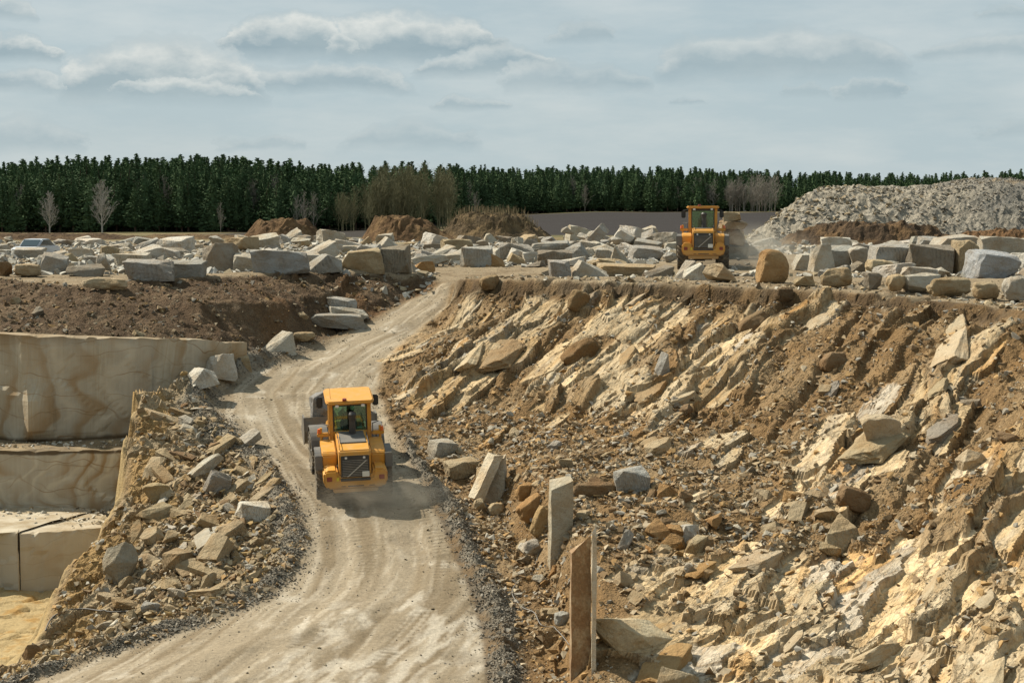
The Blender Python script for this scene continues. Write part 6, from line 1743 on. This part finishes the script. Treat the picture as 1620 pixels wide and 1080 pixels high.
def at_px(u, y): return (u - 810) / 2700 * y, y
B1, B2 = bare(3, 7.4, 1.0, .13, 30, 7, 5), bare(5, 6.0, .85, .11, 26, 7, 5)
bare_tree('bare_birch', B1, (M_birch, M_birch), *at_px(163, 247), 1.0, 'leafless pale birch with wide crown, larger of two before the pines', 'bare tree')
bare_tree('bare_birch', B2, (M_birch, M_birch), *at_px(80, 247), 1.0, 'leafless pale birch, smaller of two before the left pines', 'bare tree')
G = [bare(20 + s, 8.8, .42, .075, 22, 5, 4, .009) for s in range(5)]
for i in range(46):
    uu = r.uniform(590, 716) if i < 36 else r.uniform(530, 592); y = 245 + r.uniform(0, 9)
    hs = r.uniform(.68, 1.1) * (1 if i < 36 else .72)
    bare_tree('budding_birch', G[i % 5], (M_grovetwig, M_grovetwig), *at_px(uu, y), (hs * 1.35, hs * 1.35, hs), 'slender birch with yellow-green buds in the grove before the pines', 'birch tree', 'birches in the budding grove', r.uniform(0, 6))
D = [bare(40 + s, 7.2, .55, .07, 20, 5, 4, .008) for s in range(3)]
for i, (uu, y, sc) in enumerate(((1035, 366, .85), (482, 250, .82), (497, 252, .8), (470, 252, .75), (228, 266, 1.15), (125, 268, 1.1), (752, 300, .7), (350, 252, .6), (925, 362, .8))):
    bare_tree('bare_tree', D[i % 3], (M_greytwig, M_greytwig), *at_px(uu, y), sc,
              ('lone pale bare tree at the field edge left of the distant loader', 'bare grey tree in front of the pines, middle of a close trio', 'bare grey tree, right one of a close trio', 'bare grey tree, left one of a close trio',
               'tall bare tree rising among the left pines, paler than they are', 'bare tree showing high among pines above the wide birch', 'thin bare tree right of the budding birch grove', 'small bare tree between wide birch and first mound', 'pale bushy tree before the pines at the ploughed field')[i], 'bare tree')
for i in range(34):
    uu = r.uniform(1070, 1225); y = 364 + r.uniform(0, 8)
    bare_tree('bare_tree', D[i % 3], (M_greytwig, M_greytwig), *at_px(uu, y), (1.5 * r.uniform(.7, 1.0), 1.5, 1.1 * r.uniform(.6, 1.0)), 'grey leafless tree in the thicket behind the distant loader', 'bare tree', 'bare thicket behind the distant loader', r.uniform(0, 6))

M_duskytwig = simple_mat('dusky_twigs', (.125, .115, .095), .9, scale=1.0)
for i in range(8):                                  # leafless trees mixed into the edge of the wood
    uu = (36, 118, 218, 262, 402, 436, 742, 905)[i]; y = base_line(uu) + (1.5, 4, 5, 2, 3, 5, 2, 4)[i]
    bare_tree('leafless_tree', D[(i + 1) % 3], (M_duskytwig, M_duskytwig), *at_px(uu, y), (1.2, 1.2, r.uniform(.8, 1.2)), 'thin leafless tree standing among the dark pines of the forest edge', 'bare tree', 'thin leafless trees among the pines', r.uniform(0, 6))
# ================================================================== CAR AND DUST
M_silver = simple_mat('silver_paint', (.48, .52, .56), .3, .3); M_cglass = simple_mat('dark_car_glass', (.03, .05, .06), .08)
car = empty('parked_car'); tag(car, 'silver car parked among stone blocks at the far left of the yard', 'car')
MB().prism([(-2.2, .35), (-2.25, .75), (-2.0, .92), (-1.1, .98), (1.7, .98), (2.15, .9), (2.2, .4), (1.8, .28), (-1.8, .28)], -.88, .88, 'Y', .07).build('body', M_silver, car)
cb = MB().prism([(-1.25, .97), (-.5, 1.47), (.7, 1.5), (1.75, .97)], -.76, .76, 'Y', .08).build('cabin', M_silver, car)
MB().prism([(-1.21, 1.013), (-.57, 1.44), (-.578, 1.452), (-1.218, 1.025)], -.64, .64, 'Y', .0).build('windscreen', M_cglass, cb)
MB().prism([(-1.0, 1.03), (-.46, 1.40), (.62, 1.43), (1.4, 1.03)], -.775, .775, 'Y', .0).build('side_window', M_cglass, cb)
for sx in (-1.35, 1.35):
    for sy in (-.8, .8):
        wv_ = MB().tube((sx, sy - .1, .31), (sx, sy + .1, .31), .31, .31, 20).build('wheel', M_tyre, car)
        MB().tube((sx, sy - .11, .31), (sx, sy + .11, .31), .19, .19, 14).build('rim', M_rim, wv_)
for sy in (-.62, .62): MB().box(-2.27, -2.15, sy - .18, sy + .18, .66, .8, .02).build('headlight', M_lamp, car)
cx_, cy_ = (58 - 810) / 2700 * 124, 124
car.location = (cx_, cy_, -.38); car.rotation_euler = (0, 0, R(80))
def dust(name, loc, dim, dens, col, seed):
    b = bmesh.new(); bmesh.ops.create_icosphere(b, subdivisions=3, radius=1)
    me = bpy.data.meshes.new(name); b.to_mesh(me); b.free()
    m = bpy.data.materials.new(name); m.use_nodes = True; t = NT(m.node_tree)
    m.node_tree.nodes.remove(m.node_tree.nodes['Principled BSDF'])
    pv = t.n.new('ShaderNodeVolumePrincipled'); pv.inputs['Color'].default_value = (*col, 1); pv.inputs['Anisotropy'].default_value = .3
    co = t.coord('Object'); L = t.n.new('ShaderNodeVectorMath'); L.operation = 'LENGTH'; t.l.new(co, L.inputs[0])
    fall = t.rng(L.outputs['Value'], .25, 1.0, 1, 0)
    n = t.noise(t.mapping(co, (1.6, 1.6, 1.6), (0, 0, 0), (seed, 0, 0)), 1.6, 4, .6)
    t.l.new(t.math('MULTIPLY', t.math('MULTIPLY', fall, fall), t.rng(n, .35, .7, 0, dens)), pv.inputs['Density'])
    t.l.new(pv.outputs[0], m.node_tree.nodes['Material Output'].inputs['Volume'])
    o = link(name, me, m); o.location = loc; o.scale = dim; o['kind'] = 'stuff'
    return o
q = m1 @ Vector((.9, -3.6, .5))
dust('dust', q, (3.0, 2.2, 1.15), .9, (.74, .66, .52), 1)
p = pt(1150, 424, 95)
dust('dust', (p[0] + 1.0, p[1] - .5, .9), (5.0, 3.0, 2.0), .7, (.76, .70, .58), 5)
